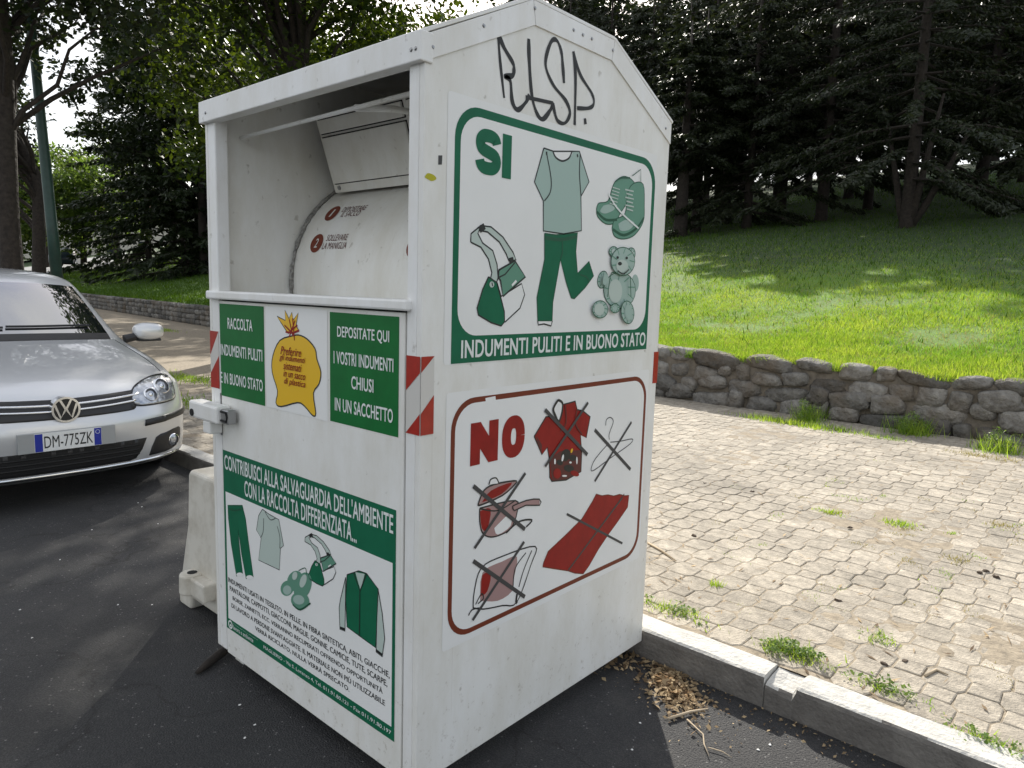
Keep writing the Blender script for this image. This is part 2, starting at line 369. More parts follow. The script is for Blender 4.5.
# beyond the built stones the bed itself carries the stones' tone
# up the slope the lawn ground darkens raggedly: tree shade painted into its colour
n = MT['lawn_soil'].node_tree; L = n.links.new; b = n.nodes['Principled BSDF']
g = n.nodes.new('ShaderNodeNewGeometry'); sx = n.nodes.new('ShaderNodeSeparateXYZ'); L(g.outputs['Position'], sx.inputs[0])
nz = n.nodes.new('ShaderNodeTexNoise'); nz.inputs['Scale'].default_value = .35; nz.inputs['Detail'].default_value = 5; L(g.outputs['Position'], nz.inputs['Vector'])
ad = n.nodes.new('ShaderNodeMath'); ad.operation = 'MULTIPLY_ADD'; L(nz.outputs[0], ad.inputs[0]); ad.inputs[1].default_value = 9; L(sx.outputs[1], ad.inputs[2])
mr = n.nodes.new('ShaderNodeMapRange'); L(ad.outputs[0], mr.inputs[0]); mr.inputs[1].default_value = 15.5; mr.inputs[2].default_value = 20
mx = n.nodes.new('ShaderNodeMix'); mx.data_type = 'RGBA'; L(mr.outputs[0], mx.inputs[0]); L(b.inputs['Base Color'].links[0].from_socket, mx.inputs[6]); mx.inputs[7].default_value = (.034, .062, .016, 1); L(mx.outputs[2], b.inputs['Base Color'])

# worn, dirt-washed paving: broad stains that run across the stones
n = MT['paver'].node_tree; L = n.links.new; b = n.nodes['Principled BSDF']
g = n.nodes.new('ShaderNodeNewGeometry')
for scl, lo, hi in ((1.3, .72, 1.12), (9, .80, 1.12), (42, .78, 1.12)):
    nz = n.nodes.new('ShaderNodeTexNoise'); nz.inputs['Scale'].default_value = scl; nz.inputs['Detail'].default_value = 6; L(g.outputs['Position'], nz.inputs['Vector'])
    mr = n.nodes.new('ShaderNodeMapRange'); mr.inputs[1].default_value = .32; mr.inputs[2].default_value = .68; mr.inputs[3].default_value = lo; mr.inputs[4].default_value = hi; L(nz.outputs[0], mr.inputs[0])
    hv = n.nodes.new('ShaderNodeHueSaturation'); src_ = b.inputs['Base Color'].links[0].from_socket; L(src_, hv.inputs['Color']); L(mr.outputs[0], hv.inputs['Value']); L(hv.outputs[0], b.inputs['Base Color'])

# kerb
kerb = empty('kerb', (0, KERB_Y, 0)); tag(kerb, kind='structure')
def kerb_stone(x0, x1, chip=0):
    bm = bmesh.new(); nx = 10
    xs = [x0+.003+(x1-x0-.006)*i/nx for i in range(nx+1)]
    if chip: xs = [x0+.003, x0+.045, x0+chip-.012, x0+chip]+[x0+chip+.01+(x1-x0-chip-.013)*i/7 for i in range(8)]
    prof = [(0, -.05), (0, KERB_H-.018), (.004, KERB_H-.006), (.014, KERB_H), (.06, KERB_H+.001), (KERB_W-.006, KERB_H), (KERB_W, KERB_H-.008), (KERB_W, -.05)]
    rows = []
    for i, x in enumerate(xs):
        row = []
        for k, (y, z) in enumerate(prof):
            zz = z
            if chip and x < x0+chip-.005 and z > .02: zz = z-(.030 if x > x0+.03 else .022)*(1-.55*y/KERB_W)
            j = .0025
            row.append(bm.verts.new((x+rnd.uniform(-j, j)*(0 < i < len(xs)-1), KERB_Y*0+y+rnd.uniform(-j, j), zz+rnd.uniform(-j, j)*.8)))
        rows.append(row)
    for a, c in zip(rows, rows[1:]):
        for k in range(len(prof)-1): bm.faces.new((a[k], a[k+1], c[k+1], c[k]))
    bm.faces.new(rows[0]); bm.faces.new(rows[-1][::-1])
    bmesh.ops.recalc_face_normals(bm, faces=bm.faces)
    me = bpy.data.meshes.new('kerb_stone'); bm.to_mesh(me); bm.free(); me.materials.append(MT['kerbstone']); me.materials.append(MT['kerb_shade_dirt'])
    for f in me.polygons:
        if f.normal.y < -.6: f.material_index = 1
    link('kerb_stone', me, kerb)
KX = [.483]
while KX[0] > -22: KX.insert(0, KX[0]-1.0)
for i in range(12): KX.append(KX[-1]+1.0)
for a, c in zip(KX, KX[1:]): kerb_stone(a, c, chip=.105 if abs(a-.483) < .01 else 0)
kb = MB(); kb.box(-75, KX[0], 0, KERB_W, -.05, KERB_H, 'kerbstone'); tag(kb.build('kerb_stone', kerb, bevel=.01), kind='stuff')

# paving: octagons with small squares between them
AX, AY, SQ = .114, .123, .0465
def paver_mesh(name, P, h=.018):
    bm = bmesh.new(); n_ = len(P)
    c = Vector((sum(p[0] for p in P)/n_, sum(p[1] for p in P)/n_))
    def ring(off, z): return [bm.verts.new((c.x+(p[0]-c.x)*(1-off/(Vector(p)-c).length), c.y+(p[1]-c.y)*(1-off/(Vector(p)-c).length), z)) for p in P]
    r = [ring(.003, -h), ring(.003, -.0028), ring(.008, 0)]
    for a, b_ in zip(r, r[1:]):
        for k in range(n_): bm.faces.new((a[k], a[(k+1) % n_], b_[(k+1) % n_], b_[k]))
    bm.faces.new(r[-1]); me = bpy.data.meshes.new(name); bm.to_mesh(me); bm.free(); me.materials.append(MT['paver']); return me
OCT = [(SQ, -AY+SQ*0), (AX-SQ*0, -SQ), (AX, SQ), (SQ, AY), (-SQ, AY), (-AX, SQ), (-AX, -SQ), (-SQ, -AY)]
# truncated lattice: octagon reaches the square edges
ox, oy = 2*AX*.5+AX*.0, AY
def octa():
    hx, hy = AX-SQ+.0, AY-SQ   # half distance to the flat sides that face the squares
    return [(SQ, -(2*AY-SQ-AY)), (hx, -SQ), (hx, SQ), (SQ, hy), (-SQ, hy), (-hx, SQ), (-hx, -SQ), (-SQ, -hy)]
OCTP = octa(); OCTP[0] = (SQ, -(AY-SQ))
# sides facing squares lie at distance P-SQ from the octagon centre
PX, PY = AX*2, AY*2
OCTP = [(SQ, -(AY*1.0+ (AY-SQ)-AY)), ] and [(SQ, -(PY/2-SQ)), (PX/2-SQ, -SQ), (PX/2-SQ, SQ), (SQ, PY/2-SQ), (-SQ, PY/2-SQ), (-(PX/2-SQ), SQ), (-(PX/2-SQ), -SQ), (-SQ, -(PY/2-SQ))]
SQP = [(-SQ, -SQ), (SQ, -SQ), (SQ, SQ), (-SQ, SQ)]
om = [paver_mesh('octagon_stone', [(x+rnd.uniform(-.003, .003), y+rnd.uniform(-.003, .003)) for x, y in OCTP]) for k in range(14)]
sm_ = [paver_mesh('square_stone', [(x+rnd.uniform(-.003, .003), y+rnd.uniform(-.003, .003)) for x, y in SQP]) for k in range(10)]
cells = {'o': [], 's': []}
y_lo = KERB_Y+KERB_W+.02
for i in range(-60, 60):
    for j in range(-10, 60):
        x = i*PX/2 + .03; y = 1.36 + j*PY/2
        if not (-8.5 < x < 3.6) or y < y_lo+.03: continue
        if y > wallY(x)-.05: continue
        cells['o' if (i+j) % 2 == 0 else 's'].append((x, y))
def visible_px(x, y, z):
    d = Vector((x, y, z))-CAM; zf = d.dot(_f)
    if zf < .3: return None
    return 512+FPX*d.dot(_r)/zf, 384-FPX*d.dot(_u)/zf, zf
rest = []
for key, meshes, nm in (('o', om, 'octagon_stone'), ('s', sm_, 'square_stone')):
    L_ = []
    for (x, y) in cells[key]:
        q = visible_px(x, y, PAVE_Z)
        inside = q and 630 < q[0] < 1060 and q[1] < 800
        L_.append(((q[2] if q else 9) + (0 if inside else 50), x, y))
    L_.sort()
    for k, (d_, x, y) in enumerate(L_):
        z = PAVE_Z+rnd.uniform(-.0022, .0018)+.006*math.sin(x*1.9+1)*math.sin(y*1.4); rx, ry = rnd.uniform(-.007, .007), rnd.uniform(-.007, .007); rz = rnd.uniform(-.03, .03)
        me = meshes[rnd.randrange(len(meshes))]
        if k < 300:
            o = link(nm, me, pave, (x, y, z)); o.rotation_euler = (rx, ry, rz)
        else: rest.append((me, Matrix.Translation((x, y, z)) @ Matrix.Rotation(rz, 4, 'Z') @ Matrix.Rotation(rx, 4, 'X') @ Matrix.Rotation(ry, 4, 'Y')))
def join_meshes(name, items, matname, parent=None):
    V = []; F = []
    for me, mx in items:
        o = len(V); V += [tuple(mx @ v.co) for v in me.vertices]; F += [tuple(i+o for i in p.vertices) for p in me.polygons]
    return link(name, mesh(name, V, F, matname), parent)
tag(join_meshes('paving_stones', rest, 'paver', pave), kind='stuff')
# sand and dirt washed into the joints, here and there over the stones' edges
from mathutils import noise as mn
gx = np.arange(-4.2, 2.6, .032); gy = np.arange(KERB_Y+KERB_W-.005, 6.9, .032)
V = [(x, y, PAVE_Z-.0038+.006*math.sin(x*1.9+1)*math.sin(y*1.4)+.0042*max(-.3, mn.noise((x*1.3, y*1.3, 3)))+.0035*mn.noise((x*9, y*9, 0))) for y in gy for x in gx]; nG = len(gx)
F = [(j*nG+i, j*nG+i+1, (j+1)*nG+i+1, (j+1)*nG+i) for j in range(len(gy)-1) for i in range(nG-1)]
tag(link('joint_sand', mesh('joint_sand', V, F, 'sand', smooth=True), pave), kind='stuff')

# rubble wall: rough stones in mortar
wall = empty('rubble_wall', (-2, 6.95, 0)); wall.location = (0, 0, 0)
tag(wall, 'low rubble wall of grey stones and mortar holding up the lawn', 'wall')
def stone_mesh(w_, h_, d_, seed, e=5.0, cuts=4):
    r2 = random.Random(seed); bm = bmesh.new(); bmesh.ops.create_cube(bm, size=2)
    bmesh.ops.subdivide_edges(bm, edges=bm.edges[:], cuts=cuts, use_grid_fill=True)
    cj = [(r2.uniform(-.22, .10), r2.uniform(-.24, .10)) for _ in range(4)]; of = Vector((r2.uniform(0, 90), r2.uniform(0, 90), r2.uniform(0, 90)))
    tilt = r2.uniform(-.25, .25)
    for v in bm.verts:
        c = v.co; l = (abs(c.x)**e+abs(c.y)**e+abs(c.z)**e)**(1/e); c = c/l
        a_, b_ = (c.x+1)/2, (c.z+1)/2; wts = ((1-a_)*(1-b_), a_*(1-b_), (1-a_)*b_, a_*b_)
        jx = sum(wt*q[0]*sg for wt, q, sg in zip(wts, cj, (-1, 1, -1, 1))); jz = sum(wt*q[1]*sg for wt, q, sg in zip(wts, cj, (-1, -1, 1, 1)))
        p = Vector((c.x+jx, c.y*(1+.25*tilt*c.x), c.z+jz)); nn = mn.noise(p*1.1+of)*.16+mn.noise(p*2.7+of)*.07
        p *= 1+nn; v.co = Vector((p.x*w_/2, p.y*d_/2, p.z*h_/2))
    for f in bm.faces: f.smooth = True
    me = bpy.data.meshes.new('stone'); bm.to_mesh(me); bm.free(); me.materials.append(MT['rock']); return me
n = MT['rock'].node_tree; L = n.links.new; b = n.nodes['Principled BSDF']
g = n.nodes.new('ShaderNodeNewGeometry'); nz = n.nodes.new('ShaderNodeTexNoise'); nz.inputs['Scale'].default_value = 2.2; nz.inputs['Detail'].default_value = 7; L(g.outputs['Position'], nz.inputs['Vector'])
mr = n.nodes.new('ShaderNodeMapRange'); L(nz.outputs[0], mr.inputs[0]); mr.inputs[1].default_value = .48; mr.inputs[2].default_value = .72; mr.inputs[4].default_value = .8
mx = n.nodes.new('ShaderNodeMix'); mx.data_type = 'RGBA'; L(mr.outputs[0], mx.inputs[0]); L(b.inputs['Base Color'].links[0].from_socket, mx.inputs[6]); mx.inputs[7].default_value = (.13, .095, .06, 1); L(mx.outputs[2], b.inputs['Base Color'])
far = []; sd_ = 0
for row, (zc, hh, wl, wh) in enumerate([(.175, .20, .17, .46), (.335, .19, .20, .50), (.485, .19, .18, .48), (.625, .165, .20, .60)]):
    x = -8.0+row*.13
    while x < 6.5:
        w_ = rnd.uniform(wl, wh)*(1.25 if rnd.random() < .25 else .9); xc = x+w_/2; h_ = hh*rnd.uniform(.9, 1.3); sd_ += 1
        yy = wallY(xc)+.13+rnd.uniform(-.03, .03) + row*.015
        me = stone_mesh(w_*1.03, h_, .34, sd_, rnd.uniform(2.8, 4.5) if row == 3 else rnd.uniform(3.2, 7.5))
        o = link('stone', me, wall, (xc, yy, zc+rnd.uniform(-.045, .04))); o.rotation_euler = (rnd.uniform(-.06, .06), rnd.uniform(-.22, .22), math.atan2(wallY(xc+.2)-wallY(xc-.2), .4)+rnd.uniform(-.08, .08))
        x += w_*rnd.uniform(.95, 1.08)
    x = -55.0
    pool = [stone_mesh(.45, hh, .34, 900+row*10+k, 5, 2) for k in range(8)]
    while x < -8.0:
        far.append((pool[rnd.randrange(8)], Matrix.Translation((x, wallY(x)+.13, zc)) @ Matrix.Rotation(math.atan2(wallY(x+.2)-wallY(x-.2), .4), 4, 'Z'))); x += .42
fo = join_meshes('stones', far, 'rock', wall); tag(fo, kind='stuff')
fo.data.polygons.foreach_set('use_smooth', [True]*len(fo.data.polygons))
xs = list(np.linspace(-56, -8, 40))+list(np.linspace(-7.5, 8, 40)); V = []; F = []
for x in xs:
    y = wallY(x)+.045
    V += [(x, y, 0), (x, y+.01, .62), (x, y+.05, .66), (x, y+.4, .655)]
for i in range(len(xs)-1):
    for k in range(3): F.append((i*4+k, i*4+4+k, i*4+5+k, i*4+1+k))
link('mortar', mesh('mortar', V, F, 'mortar', smooth=True), wall)

# hillside lawn
xs = list(np.linspace(-260, -80, 19))+list(np.linspace(-75, -20, 45))+list(np.linspace(-19, 14, 48))+[18, 25, 40, 70, 120, 200]
ss = [.18, .4, .8, 1.5, 2.5, 4, 6, 8, 11, 14, 18, 22, 27, 33, 40, 48, 60, 80, 120, 200]
V = [(x, wallY(x)+s, terr(x, wallY(x)+s)-(.03 if s < .3 else 0)) for s in ss for x in xs]; nX = len(xs)
F = [(j*nX+i, j*nX+i+1, (j+1)*nX+i+1, (j+1)*nX+i) for j in range(len(ss)-1) for i in range(nX-1)]
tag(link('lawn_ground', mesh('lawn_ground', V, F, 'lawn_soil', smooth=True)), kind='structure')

def blades(n_, region, hmin, hmax, wd, seed, zf):
    rs = np.random.RandomState(seed); X, Y = region(rs, n_)
    Z = np.array([zf(a, b_) for a, b_ in zip(X, Y)]); n_ = len(X)
    h = rs.uniform(hmin, hmax, n_); a = rs.uniform(0, 6.283, n_); l = rs.uniform(.1, .9, n_)*h; a2 = rs.uniform(0, 6.283, n_)
    B = np.stack([X, Y, Z-.005], 1); wv = np.stack([np.cos(a), np.sin(a), 0*a], 1)*(wd*rs.uniform(.6, 1.4, n_))[:, None]
    T = B+np.stack([np.cos(a2)*l, np.sin(a2)*l, h], 1)
    return np.stack([B-wv, B+wv, T], 1).reshape(-1, 3)
def lawn_near(rs, n_):
    x = rs.uniform(-9, 5, n_)+rs.normal(size=n_)*1.2; s = .10+np.minimum(rs.gamma(1.1, 2.5, n_), 24)
    return x, np.array([wallY(a) for a in x])+s
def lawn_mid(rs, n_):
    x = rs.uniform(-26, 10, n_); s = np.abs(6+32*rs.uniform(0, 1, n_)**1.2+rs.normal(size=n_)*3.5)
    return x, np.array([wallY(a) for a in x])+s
def lawn_left(rs, n_):
    x = rs.uniform(-60, -9, n_); s = .15+13*rs.uniform(0, 1, n_)**1.3
    return x, np.array([wallY(a) for a in x])+s
def soft(a, lo, hi, rs): return a
G = np.concatenate([blades(280000, lawn_near, .02, .065, .0042, 1, terr)])
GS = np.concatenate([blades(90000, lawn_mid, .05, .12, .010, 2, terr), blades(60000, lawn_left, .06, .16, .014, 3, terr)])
tag(link('shade_tinted_grass', fastmesh('shade_tinted_grass', GS, 3, 'grass_shade_tint')), 'lawn grass under and beside the trees, coloured darker for their shade', 'grass', kind='stuff')
GD = blades(34000, lawn_near, .02, .075, .0036, 8, terr)
tag(link('lawn_dry_grass', fastmesh('lawn_dry_grass', GD, 3, 'grass_dry')), 'pale dry blades scattered through the sloping lawn', 'grass', kind='stuff')
n = MT['grass'].node_tree; L = n.links.new
g = [x for x in n.nodes if x.bl_idname == 'ShaderNodeNewGeometry'][0]; cr = [x for x in n.nodes if x.bl_idname == 'ShaderNodeValToRGB'][0]
nz = n.nodes.new('ShaderNodeTexNoise'); nz.inputs['Scale'].default_value = .9; nz.inputs['Detail'].default_value = 6; nz.inputs['Roughness'].default_value = .65; L(g.outputs['Position'], nz.inputs['Vector'])
mr = n.nodes.new('ShaderNodeMapRange'); L(nz.outputs[0], mr.inputs[0]); mr.inputs[1].default_value = .36; mr.inputs[2].default_value = .64
mx = n.nodes.new('ShaderNodeMix'); mx.data_type = 'RGBA'; mx.blend_type = 'MULTIPLY'; mx.inputs[0].default_value = 1
c2 = n.nodes.new('ShaderNodeValToRGB'); c2.color_ramp.elements[0].color = (.55, .72, .6, 1); c2.color_ramp.elements[1].color = (1.15, 1.05, .95, 1); L(mr.outputs[0], c2.inputs[0])
tg = [l.to_socket for l in cr.outputs[0].links]; L(cr.outputs[0], mx.inputs[6]); L(c2.outputs[0], mx.inputs[7])
for t_ in tg: L(mx.outputs[2], t_)
def thin(G):
    T = G.reshape(-1, 3, 3); k = np.array([mn.noise((p[0]*.9+7, p[1]*.9, 1.5))+.5*mn.noise((p[0]*3, p[1]*3, 4)) for p in T[:, 0]]); rs = np.random.RandomState(77)
    keep = rs.uniform(0, 1, len(T)) < np.clip(1.15+k*1.5, .12, 1); sc = np.clip(1+.5*k, .55, 1.4)
    T = T[keep]; T[:, 2] = T[:, 0]*.5+T[:, 1]*.5+(T[:, 2]-(T[:, 0]+T[:, 1])*.5)*sc[keep][:, None]; return T.reshape(-1, 3)
G = thin(G)
tag(link('lawn_grass', fastmesh('lawn_grass', G, 3, 'grass')), 'short bright green grass covering the sloping lawn', 'grass', kind='stuff')
rs = np.random.RandomState(5)
G = blades(14000, lambda r_, n_: (lambda x: (x, np.array([wallY(a) for a in x])+.06+.05*np.sin(x*7)+.40*r_.uniform(0, 1, n_)**2))(r_.uniform(-9, 5, n_)), .05, .14, .004, 6, lambda x, y: WALL_TOP-.06)
tag(link('lawn_edge_grass', fastmesh('lawn_edge_grass', G, 3, 'grass')), 'longer grass fringe overhanging the top of the rubble wall', 'grass', kind='stuff')

# ------------------------------------------------------------------ the clothes bin
W, D, ZB, HE, HT = 1.117, 1.146, .07, 1.99, 2.178
Y1, Y2 = .380, .772
cbin = empty('clothes_bin', (0, 0, 0))
tag(cbin, 'tall white metal clothes collection bin with green and red posters and graffiti', 'clothes bin')
def side_poly(inset=0): return [(0, ZB), (D, ZB), (D, HE+.01), (Y2, HT), (Y1, HT), (0, HE)]
def prism_x(name, P, x0, x1, mt, bevel=.003):
    b_ = MB(); n_ = len(P); V = [(x0, y, z) for y, z in P]+[(x1, y, z) for y, z in P]
    b_.add(V, [tuple(range(n_))[::-1], tuple(range(n_, 2*n_))]+[(i, (i+1) % n_, n_+(i+1) % n_, n_+i) for i in range(n_)], mt)
    return b_.build(name, cbin, bevel=bevel)
prism_x('side_panel', side_poly(), -.018, 0, 'bin_white')
prism_x('side_panel', side_poly(), -W, -W+.018, 'bin_white')
box('back_panel', -W+.019, -.019, D-.018, D, ZB, HE+.005, 'bin_white', cbin)
box('floor_panel', -W+.019, -.019, .03, D-.019, ZB+.004, ZB+.02, 'bin_white', cbin)
# dented look: the big side sheet is slightly buckled (bump in the paint); roof sheets with folded flange
ro = .006
RP = [(-.004, HE+.001), (Y1, HT+.003), (Y2, HT+.003), (D+.006, HE+.012)]
for (a, c) in zip(RP, RP[1:]):
    dv = Vector((c[0]-a[0], c[1]-a[1])).normalized(); nn = Vector((-dv.y, dv.x))*.010
    prism_x('roof_panel', [a, c, (c[0]+nn.x, c[1]+nn.y), (a[0]+nn.x, a[1]+nn.y)], -W-.004, .0045, 'bin_trim', .0015)
FL = .060
for x0, x1 in ((.0002, .0045), (-W-.0045, -W-.0002)):
    inner = [(0.0, HE-FL), (Y1+.012, HT-FL), (Y2-.012, HT-FL), (D, HE+.01-FL*1.15)]
    outer = [(0.0, HE), (Y1, HT+.002), (Y2, HT+.002), (D, HE+.011)]
    for k in range(3):
        g = .001
        prism_x('roof_flange', [(inner[k][0]+g, inner[k][1]), (inner[k+1][0]-g, inner[k+1][1]), (outer[k+1][0]-g, outer[k+1][1]), (outer[k][0]+g, outer[k][1])], x0, x1, 'bin_trim', .001)
# rivets along the flange
def rivet(x, y, z, ax, parent=cbin, r=.0055):
    b_ = MB()
    p = Vector((x, y, z)); q = p+Vector(ax)*.003
    b_.tube([p, q], [r, r*.6], 'steel', 8); b_.build('rivet', parent)
for (y, z) in [(.02, HE-.025), (.19, HE+.07), (Y1+.005, HT-.018), (Y1+.18, HT-.026), (Y1+.225, HT-.027), (Y1+.27, HT-.026), (Y2-.01, HT-.03), (D-.04, HE-.012)]:
    rivet(.0046, y, z, (1, 0, 0))
# front frame
box('corner_post', -.056, -.0182, -.0, .045, ZB, HE-.003, 'bin_trim', cbin, .004)
box('corner_post', -W+.0182, -1.048, -.0, .045, ZB, HE-.003, 'bin_trim', cbin, .004)
box('header_beam', -W-.006, .006, -.018, .022, 1.927, HE+.006, 'bin_trim', cbin, .003)
for x in (-W+.045, -.028, -.012): rivet(x, -.0182, 1.955, (0, -1, 0))
# shelf
box('shelf', -W+.0185, -.0185, .0455, .40, 1.352, 1.366, 'bin_inner', cbin, .002)
b_ = MB(); b_.box(-1.100, -.036, -.022, .045, 1.343, 1.3715, 'bin_trim'); b_.build('shelf_lip', cbin, bevel=.006)
# dark backing behind the door gap, door
box('door_recess', -1.047, -.057, .012, .020, ZB+.002, 1.3425, 'gap_dark', cbin, 0)
door = box('door', -1.0405, -.0615, -.0015, .0115, ZB-.004, 1.338, 'bin_white', cbin, .003)
# interior of the mouth
dr_c, dr_r = (.735, 1.40), .425
V = []; F = []; N = 26
for k in range(N+1):
    a = R(186-72*k/N)
    for x in (-W+.022, -.022): V.append((x, dr_c[0]+dr_r*math.cos(a), dr_c[1]+dr_r*math.sin(a)))
for k in range(N): F.append((2*k, 2*k+1, 2*k+3, 2*k+2))
drum = link('drum', mesh('drum', V, F, 'bin_inner', smooth=True), cbin)
flap = MB()
FB, FT = Vector((.475, 1.754)), Vector((.385, 2.02))
fd = (FT-FB).normalized(); fn_ = Vector((fd.y*-1, fd.x)) if False else Vector((-fd.y, fd.x))
def fl(u, v, h): q = FB+fd*v; return (u, q.x-abs(fd.y)*h, q.y+fd.x*h)
def slab(mb, u0, u1, v0, v1, h0, h1, mt):
    V = [fl(u, v, h) for h in (h0, h1) for v in (v0, v1) for u in (u0, u1)]
    mb.add(V, [(0, 2, 3, 1), (4, 5, 7, 6), (0, 1, 5, 4), (2, 6, 7, 3), (0, 4, 6, 2), (1, 3, 7, 5)], mt)
slab(flap, -1.035, -.045, 0, .275, 0, .012, 'bin_inner')
flo = flap.build('flap', cbin, bevel=.002)
for (u0, u1, v0, v1) in [(-.52, -.07, .035, .20), (-1.02, -.545, .035, .20), (-1.02, -.545, .215, .262), (-.52, -.07, .215, .262)]:
    q = MB(); slab(q, u0-.004, u1+.004, v0-.004, v1+.004, .0121, .0128, 'gap_dark'); q.build('flap_seam', flo)
    q = MB(); slab(q, u0, u1, v0, v1, .0129, .022, 'bin_inner'); q.build('flap_plate', flo, bevel=.002)
q = MB(); q.tube([fl(-1.0, .018, .012), fl(-1.0, .018, .017)], .008, 'steel', 10); q.build('bolt', flo)
# dark void above the drum
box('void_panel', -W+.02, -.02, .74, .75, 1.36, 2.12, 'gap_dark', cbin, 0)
rod = MB(); rod.tube([(-1.055, .095, 1.893), (-.04, .095, 1.903)], .006, 'bin_trim', 10); rod.build('handle_rod', cbin, smooth=True)
arm = MB(); arm.tube([(-.40, .095, 1.899), (-.42, .25, 1.93), (-.43, .375, 1.94)], .010, 'bin_trim', 8); arm.build('handle_arm', cbin, smooth=True)
# caulk bead on the drum's edge
bead = MB(); P = []
for k in range(30):
    a = R(186-72*k/29); P.append((-W+.026+rnd.uniform(-.003, .003), dr_c[0]+(dr_r+.006)*math.cos(a), dr_c[1]+(dr_r+.006)*math.sin(a)))
mat('caulk', (.30, .29, .27), .9, var=.5, vscale=60, bump=1, bscale=60)
bead.tube(P, [.007+rnd.uniform(-.002, .003) for _ in P], 'caulk', 6); bead.build('sealant', cbin, smooth=True)
# latch and padlock box
lk = empty('lock_box', (0, 0, 0)); lk.parent = cbin
fx = lambda px, py: on_front(px, py, -.03)
b_ = MB(); b_.box(-1.175, -.965, -.058, -.004, .925, .985, 'bin_trim'); b_.build('lock_housing', lk, bevel=.008)
b_ = MB(); b_.box(-1.085, -1.03, -.050, -.0045, .880, .9245, 'bin_trim'); b_.build('lock_bracket', lk, bevel=.005)
b_ = MB(); b_.tube([(-1.145, -.0582, .944), (-1.145, -.062, .944)], .013, 'gap_dark', 12); b_.build('key_hole', lk)
b_ = MB(); b_.box(-.9645, -.915, -.044, -.012, .930, .978, 'steel'); b_.build('latch_block', lk, bevel=.004)
b_ = MB(); b_.tube([(-.958, -.0455, .940), (-.922, -.0455, .940), (-.916, -.0455, .955), (-.922, -.0455, .970), (-.958, -.0455, .970)], .004, 'gap_dark', 6); b_.build('latch_loop', lk)
box('hinge_strip', -1.0475, -1.0412, -.004, .004, .87, 1.02, 'steel', cbin, .001)
# skids under the bin
for x in (-W+.06, -.10): box('skid', x-.03, x+.03, .05, D-.03, .0, ZB+.0035, 'bin_white', cbin, .004)

# ---- reflective corner stickers (striped)
def striped(name, u0, u1, plane, shift, w_tot):
    z0, z1 = 1.033, 1.232
    pc = Pic(plane, .0012); pc.raw_poly([(u0, z0), (u1, z0), (u1, z1), (u0, z1)], 'sticker_white')
    return pc, z0, z1
def clip_stripe(pc, u0, u1, z0, z1, f):
    """f maps u to distance round the corner 0..1; red where stripes run"""
    n_ = 10
    for (a0, a1) in ((-.55, .02), (1.0-.47, 1.0)):
        pass
# one wrap: s runs 0..1 from the post (s=0) round the corner to the side (s=1)
def wrap(s, h):
    tot = .053+.0435; d = s*tot
    return (-.053+d, -h) if d < .053 else (h, d-.053)
stk = MB()
def wquad(mt, pts, h):
    stk.add([(*wrap(s, h), z) for s, z in pts], [tuple(range(len(pts)))], mt)
z0, z1 = 1.033, 1.232; sc_ = .053/(.053+.0435)
def wpoly(mt, fn_lo, fn_hi, h, n_=24):
    ss_ = sorted(set([k/n_ for k in range(n_+1)]+[sc_]))
    for a, c in zip(ss_, ss_[1:]):
        e = 1e-6
        A = a+e if abs(a-sc_) < 1e-9 else a
        lo0, lo1 = max(z0, fn_lo(a)), max(z0, fn_lo(c)); hi0, hi1 = min(z1, fn_hi(a)), min(z1, fn_hi(c))
        if hi0-lo0 <= 1e-5 and hi1-lo1 <= 1e-5: continue
        lo0 = min(lo0, hi0); lo1 = min(lo1, hi1)
        if a >= sc_-1e-9: p0 = (h, a*(.053+.0435)-.053); p1 = (h, c*(.053+.0435)-.053)
        else: p0 = (-.053+a*(.053+.0435), -h); p1 = (-.053+c*(.053+.0435), -h)
        p0 = (min(max(p0[0], -.053), h), p0[1]); 
        stk.add([(*p0, lo0), (*p1, lo1), (*p1, hi1), (*p0, hi0)], [(0, 1, 2, 3)], mt)
wpoly('sticker_white', lambda s: z0, lambda s: z1, .0014)
wpoly('sticker_red', lambda s: 1.143+.089*s*1.0, lambda s: z1, .0022)
wpoly('sticker_red', lambda s: z0, lambda s: 1.033+.100*s, .0022)
stk.build('reflective_sticker', cbin)
ls = Pic(FRONT, .0014); u0, u1 = -W+.002, -1.052
ls.raw_poly([(u0, z0), (u1, z0), (u1, z1), (u0, z1)], 'sticker_white')
ls.raw_poly([(u0, z1), (u1, z1), (u0, z1-.085)][::1], 'sticker_red'); ls.raw_poly([(u0, z0), (u1, z0), (u1, z0+.115), (u0, z0+.05)], 'sticker_red')
ls.build('reflective_sticker', cbin)
b_ = MB(); b_.box(-.0005, .0022, D-.028, D+.001, 1.08, 1.195, 'sticker_red'); b_.build('reflective_sticker', cbin)

# ---- graffiti
GF = Pic(SIDE, .0006, reg(480, 10, 5.908, on_side))
for P, wd in [([(105, 135), (118, 300), (142, 520)], .009), ([(105, 135), (140, 220), (192, 310), (200, 350), (190, 388), (145, 392), (178, 420), (190, 540), (222, 590), (270, 545), (290, 500)], .0125),
              ([(287, 170), (290, 300), (305, 500), (335, 610), (370, 645), (415, 590), (432, 545)], .0125), ([(268, 515), (430, 550)], .010),
              ([(495, 432), (488, 330), (478, 240), (450, 178), (415, 195), (386, 320), (430, 440), (505, 535), (530, 610), (500, 668), (455, 650), (430, 560)], .0115),
              ([(550, 245), (563, 400), (558, 680)], .011), ([(550, 245), (590, 380), (660, 495), (670, 555), (640, 580), (572, 580)], .0105), ([(618, 640), (622, 675)], .013)]:
    GF.stroke(P, wd, 'spray', 9, False, .22)
GF.build('graffiti', cbin)

